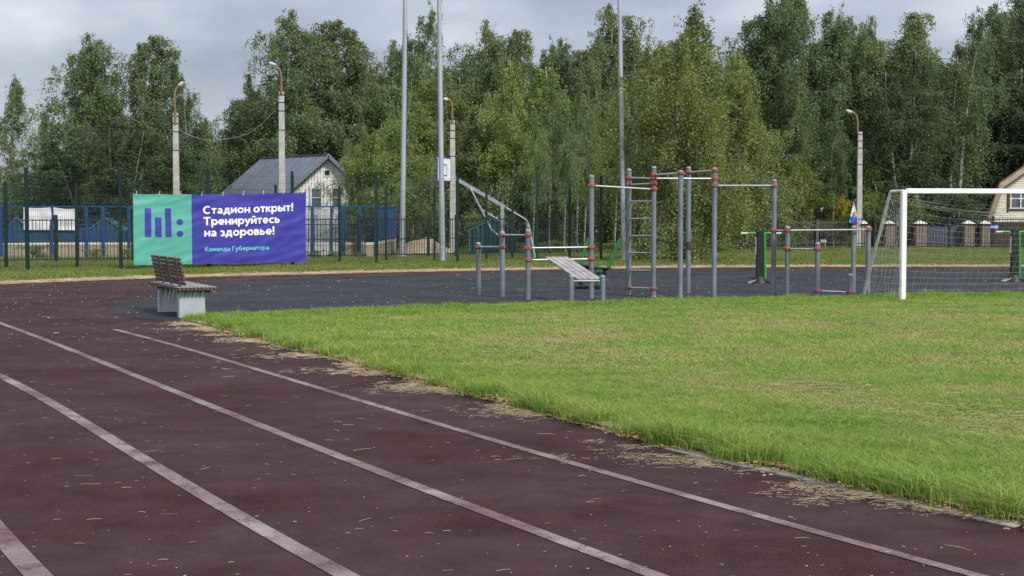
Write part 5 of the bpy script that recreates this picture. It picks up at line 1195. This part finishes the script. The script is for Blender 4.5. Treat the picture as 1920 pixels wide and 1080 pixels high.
    ax = r.normal(0, .5, (len(idx), 3)); ax[:, 2] -= 1.0; nr_ = r.normal(0, 1, (len(idx), 3)); nr_[:, 2] *= .5
    ln = leafsize * r.uniform(.6, 1.25, len(idx)); V, Fq = leaf_quads(C, ax, nr_, ln, ln * r.uniform(.42, .62, len(idx)), r)
    va = np.clip(r.normal(.50, .13, len(idx)) + r.normal(0, .12, na_)[idx], 0, 0.97); va[r.uniform(0, 1, len(va)) < .006] = 1.0
    wood.build('branches', 'limb', root, smooth=True)['kind'] = 'stuff'
    me = np_mesh('crown', V, Fq, va, m_leaf); o = bpy.data.objects.new('crown', me); COL.objects.link(o); o.parent = root
    root['_H'] = float(V[:, 2].max()); root['_W'] = float(np.percentile(np.hypot(V[:, 0], V[:, 1]), 82) * 1.7)
    return root
PRO = {}
def proto(key, *a, **k):
    PRO[key] = [make_tree(*a, **k), False]
proto('tall1', 101, 12, 1.7, .28, 72, 40000, 0.109, 1.45, 'leaf_birch', 'birch_tree', 'x', nstem=2, shp=(3.4, .7))
proto('tall2', 102, 12, 1.6, .32, 66, 36000, 0.109, 1.9, 'leaf_birch', 'birch_tree', 'x', gap=.15, nstem=3, shp=(3.0, .8))
proto('tall3', 103, 12, 1.5, .36, 58, 32000, 0.109, 1.5, 'leaf_birch', 'birch_tree', 'x', lean=.03, shp=(2.4, .7))
proto('twin', 104, 12, 1.7, .34, 70, 36000, 0.109, 1.7, 'leaf_birch', 'birch_tree', 'x', nstem=2, shp=(3.4, .75))
proto('sparse', 105, 10, 1.10, .22, 44, 14000, 0.10, 1.6, 'leaf_birch', 'birch_tree', 'x', gap=.2, shp=(1.4, .8))
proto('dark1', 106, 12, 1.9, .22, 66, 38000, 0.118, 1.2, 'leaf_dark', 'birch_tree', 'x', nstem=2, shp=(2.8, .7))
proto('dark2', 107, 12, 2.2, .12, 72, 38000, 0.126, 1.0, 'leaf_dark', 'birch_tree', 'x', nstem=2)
proto('young1', 108, 8, 1.8, .06, 72, 40000, 0.084, 1.3, 'leaf_young', 'birch_tree', 'x', nstem=3)
proto('young2', 109, 8, 1.6, .10, 64, 36000, 0.084, 1.2, 'leaf_young', 'birch_tree', 'x', nstem=2)
proto('young3', 110, 8, 1.9, .04, 72, 38000, 0.084, 1.5, 'leaf_young', 'birch_tree', 'x', nstem=2, shp=(1.7, .8))
proto('weeping', 111, 7.3, 1.75, .08, 92, 56000, 0.078, 2.6, 'leaf_young', 'birch_tree', 'x', nstem=2)
proto('pole', 112, 11, 1.1, .34, 44, 16000, 0.10, 1.2, 'leaf_birch', 'birch_tree', 'x', trunk_r=.07)
proto('shrub', 113, 2.2, 1.1, .02, 40, 9000, .08, .4, 'leaf_young', 'shrub', 'x', cat='shrub', trunk_r=.02)
proto('yshrub', 114, 3.2, .42, .6, 14, 1100, .09, .5, 'leaf_yellow', 'shrub', 'x', cat='shrub', trunk_r=.012)
def place(key, px, ytop, Y, wpx, label, group=None, rot=None, base=None, z0=-0.05, cat=None):
    pr = PRO[key]; o = pr[0] if not pr[1] else copy_tree(pr[0]); pr[1] = True
    zt = P(px, ytop, Y).z; X = P(px, 400, Y).x; sz = (zt - z0) / pr[0]['_H']; sx = (wpx * Y / F) / pr[0]['_W'] if wpx else sz
    o.location = (X, Y, z0); o.scale = (sx, sx, sz); o.rotation_euler = (0, 0, random.uniform(0, 6.28) if rot is None else rot)
    o['label'] = label; o['category'] = 'shrub' if 'shrub' in key else 'birch'
    if 'group' in o: del o['group']
    if group: o['group'] = group
    return o
GA = 'birches on the left edge of the wood'; GB = 'birches behind the white house'; GC = 'birches in the middle of the wood'; GD = 'birches on the right of the wood'
T = [
 ('sparse', 32, 138, 84, 60, 'slender pale birch standing alone at the left edge', GA),
 ('sparse', 88, 205, 86, 54, 'thin low birch between the lone pale birch and the big left birch', GA),
 ('tall1', 150, 64, 80, 128, 'big airy birch with broad top at the left of the wood', GA),
 ('tall2', 212, 86, 83, 85, 'airy birch just right of the broad topped one', GA),
 ('tall3', 268, 62, 78, 89, 'pointed birch left of the first street lamp', GA),
 ('tall2', 350, 94, 79, 78, 'birch rising behind the first street lamp', GA),
 ('sparse', 388, 214, 77, 42, 'small thin birch at the sky gap right of the first street lamp', GA),
 ('dark2', 150, 262, 74, 148, 'dark bushy tree low down behind the court at far left', GA),
 ('dark1', 232, 215, 73, 117, 'dark tree filling the gap behind the left play huts', GA),
 ('dark2', 318, 232, 74, 117, 'dark bushy tree at the foot of the first street lamp', GA),
 ('tall2', 458, 122, 82, 66, 'birch with light drooping sprays left of the second street lamp', GB),
 ('tall1', 540, 10, 79, 150, 'very tall birch whose top stands over the second street lamp', GB),
 ('dark1', 602, 76, 83, 110, 'dark pine like tree right of the tallest left birch', GB),
 ('dark1', 440, 285, 84, 80, 'dark low tree left of the grey house roof', GB),
 ('dark2', 520, 222, 88, 170, 'dark thick tree right behind the grey house roof', GB),
 ('dark1', 600, 190, 90, 150, 'dark tree behind the gable of the white house', GB),
 ('tall3', 662, 36, 84, 110, 'birch with rounded double top left of the first mast', GB),
 ('tall1', 712, 70, 84, 110, 'birch just left of the first mast', GB),
 ('tall2', 768, -2, 83, 105, 'high birch with its top right behind the left mast', GC),
 ('dark1', 806, 78, 87, 80, 'dark pointed tree between the two masts', GC),
 ('tall1', 885, 32, 84, 110, 'birch with a bright tufted top behind the third street lamp', GC),
 ('tall3', 958, 50, 85, 80, 'slim birch to the right of the bright tufted one', GC),
 ('tall2', 1000, 66, 86, 90, 'birch with loose crown above the basketball boom', GC),
 ('tall1', 1060, 74, 86, 100, 'birch in the middle of the skyline dip', GC),
 ('tall3', 1115, 92, 85, 95, 'lower birch left of the mast behind the ladder', GC),
 ('twin', 1168, -6, 79, 125, 'tall birch directly behind the mast of the ladder', GC),
 ('tall1', 1222, 56, 80, 115, 'green birch right of the ladder mast', GC),
 ('young1', 738, 168, 66, 130, 'light green young birch hanging over the right end of the white house', GC),
 ('young3', 668, 225, 67, 74, 'light green young birch in front of the right side of the gable', GC),
 ('young2', 775, 155, 72, 130, 'light green young birch behind the left mast', GC),
 ('young1', 868, 118, 71, 150, 'light green young birch around the third street lamp', GC),
 ('young3', 960, 108, 70, 160, 'olive young birch above the boom of the basketball stand', GC),
 ('young2', 1045, 112, 70, 150, 'light green young birch left of the tallest frame post', GC),
 ('young1', 1130, 120, 68, 150, 'light green young birch behind the first tall frame post', GC),
 ('young3', 1215, 60, 66, 150, 'light green young birch behind the ladder', GC),
 ('weeping', 1285, 66, 49.3, 200, 'dense weeping birch close behind the pull up bars', None),
 ('sparse', 1303, -2, 64, 95, 'thin speckled birch top rising over the weeping birch', GD),
 ('young1', 1395, 112, 63, 150, 'light green birch right of the weeping birch', GD),
 ('young2', 1352, 84, 68, 110, 'light green birch peeping out behind the weeping birch', GD),
 ('tall1', 1438, -6, 74, 150, 'tall dense birch left of the sky notch on the right', GD),
 ('tall3', 1495, -30, 76, 120, 'tall white stemmed birch rising out of the picture on the right', GD),
 ('twin', 1556, 6, 75, 130, 'forked birch with two white stems left of the right street lamp', GD),
 ('tall2', 1612, -2, 77, 100, 'narrow birch behind the right street lamp', GD),
 ('tall1', 1648, 24, 77, 95, 'lower birch right of the right street lamp', GD),
 ('tall3', 1712, 16, 75, 125, 'birch with a ragged tuft above the goal corner', GD),
 ('dark1', 1680, 90, 72, 120, 'dark dense birch above the goal corner', GD),
 ('tall2', 1790, 14, 76, 110, 'pale topped birch above the goal crossbar', GD),
 ('twin', 1838, -6, 86, 120, 'birch with white upper stem left of the cream house', GD),
 ('tall1', 1893, -30, 90, 140, 'tall birch over the roof of the cream house', GD),
 ('dark1', 1960, -20, 86, 160, 'dark birch behind the cream house at the right edge', GD),
 ('dark2', 1880, 120, 84, 170, 'dark bushy tree rising directly behind the cream house', GD),
 ('young2', 1478, 300, 70, 80, 'small leafy birch among the trunks left of the forked birch', GD),
 ('young3', 1660, 300, 72, 120, 'low leafy tree above the brick pillars', GD),
 ('young1', 1570, 340, 72, 70, 'low leafy tree beside the right street lamp', GD),
 ('dark2', 1770, 345, 73, 110, 'low dark bush above the blue gate', GD),
]
for t in T: place(*t)
# slim pale stems behind the fences
for px, Y, lab in ((1003, 57, 'slim white birch stem at the foot of the basketball brace'), (1034, 60, 'slim white birch stem left of the incline bench'), (1062, 58, 'slim white birch stem above the incline bench'), (1086, 61, 'slim white birch stem left of the first tall frame post'),
                   (1097, 59, 'slim white birch stem right beside the first tall frame post'), (1156, 61, 'slim white birch stem left of the ladder mast'), (1416, 64, 'slim white birch stem between the two tallest right posts'), (1466, 72, 'slim white birch stem over the grey picket fence, leftmost of three'), (1492, 71, 'slim white birch stem over the grey picket fence, second of three'),
                   (1507, 73, 'slim white birch stem over the grey picket fence, third of three'), (1565, 70, 'slim white birch stem left of the small flag')):
    o = place('pole', px, random.uniform(120, 210), Y, None, lab, 'slim white birch stems'); o.scale = (o.scale[2] * .9, o.scale[2] * .9, o.scale[2])
# back rows: nothing tells these apart
sky_pts = [(-80, 330), (60, 330), (120, 320), (170, 250), (300, 240), (360, 270), (385, 315), (415, 315), (440, 260), (490, 170), (620, 120), (800, 100), (900, 85), (1100, 95), (1300, 70), (1450, 60), (1600, 60), (1700, 90), (1900, 60), (2050, 60)]
sx_, sy_ = zip(*sky_pts); k = 0
for px in range(-60, 2040, 46):
    for row, Y in enumerate((92, 106)):
        x = px + random.uniform(-18, 18) + row * 23; yt = np.interp(x, sx_, sy_) + random.uniform(0, 50)
        if 1440 < x < 1600 or 1690 < x < 1860:
            if row: continue
            key = random.choice(('tall3', 'pole', 'tall2')); yt += 0
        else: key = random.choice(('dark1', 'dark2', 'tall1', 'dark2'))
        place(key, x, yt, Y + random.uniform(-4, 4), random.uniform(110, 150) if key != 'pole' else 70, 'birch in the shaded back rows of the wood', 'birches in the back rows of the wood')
# shrubs and weeds along the fences
SH_ = [('shrub', 400, 372, 60, 120, 'green shrub showing above the left half of the banner'), ('shrub', 68, 455, 52, 34, 'dark leafy weed bush behind the picket fence at far left'), ('shrub', 178, 462, 52, 30, 'leafy weed bush by the boards left of the banner'), ('shrub', 238, 462, 51, 26, 'weed bush at the left end of the banner'),
       ('shrub', 590, 466, 52.4, 30, 'weed bush at the right end of the banner'), ('shrub', 625, 468, 52.4, 24, 'small weed bush under the house windows'), ('shrub', 668, 470, 52.2, 20, 'little weed bush by the beige boards'), ('shrub', 1150, 452, 62, 60, 'green shrub left of the ladder mast'), ('shrub', 1345, 452, 58, 60, 'low green shrub beneath the weeping birch'),
       ('shrub', 915, 452, 66, 60, 'green shrub behind the low bars'), ('shrub', 1040, 448, 66, 70, 'green shrub among the slim stems'), ('shrub', 1420, 440, 72, 60, 'green shrub behind the twin exercise station'), ('shrub', 1720, 440, 74, 60, 'green shrub behind the brown boards'), ('shrub', 1225, 455, 56, 70, 'shady green shrub behind the wall ladder'),
       ('yshrub', 1522, 226, 70, 16, 'bright yellow leaf spray hanging on the forked birch'), ('yshrub', 1580, 345, 71, 24, 'yellow leaved sapling left of the right street lamp')]
for t in SH_:
    if t[0] == 'yshrub' and t[1] == 1522: place(t[0], t[1], 322, t[3], t[4] * .8, 'small yellow leaved sapling at the foot of the forked birch'); continue
    place(*t)
for key, pr in list(PRO.items()):
    if not pr[1]:
        for c_ in list(pr[0].children): bpy.data.objects.remove(c_)
        bpy.data.objects.remove(pr[0])
for o in bpy.data.objects:
    for kk in ('_H', '_W'):
        if kk in o: del o[kk]
# far dark wood closing the view at ground level
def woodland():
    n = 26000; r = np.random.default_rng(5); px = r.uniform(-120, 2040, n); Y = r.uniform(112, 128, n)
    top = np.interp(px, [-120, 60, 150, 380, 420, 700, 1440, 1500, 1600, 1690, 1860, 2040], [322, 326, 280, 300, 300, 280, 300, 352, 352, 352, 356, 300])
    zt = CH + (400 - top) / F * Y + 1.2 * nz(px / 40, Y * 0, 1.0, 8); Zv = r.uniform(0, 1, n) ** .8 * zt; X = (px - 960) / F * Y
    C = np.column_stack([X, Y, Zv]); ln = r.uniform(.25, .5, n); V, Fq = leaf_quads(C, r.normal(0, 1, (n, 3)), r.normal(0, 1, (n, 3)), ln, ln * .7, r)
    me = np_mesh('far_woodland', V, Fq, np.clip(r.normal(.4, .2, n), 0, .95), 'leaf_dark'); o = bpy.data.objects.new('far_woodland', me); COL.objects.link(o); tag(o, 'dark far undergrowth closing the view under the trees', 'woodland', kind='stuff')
woodland()
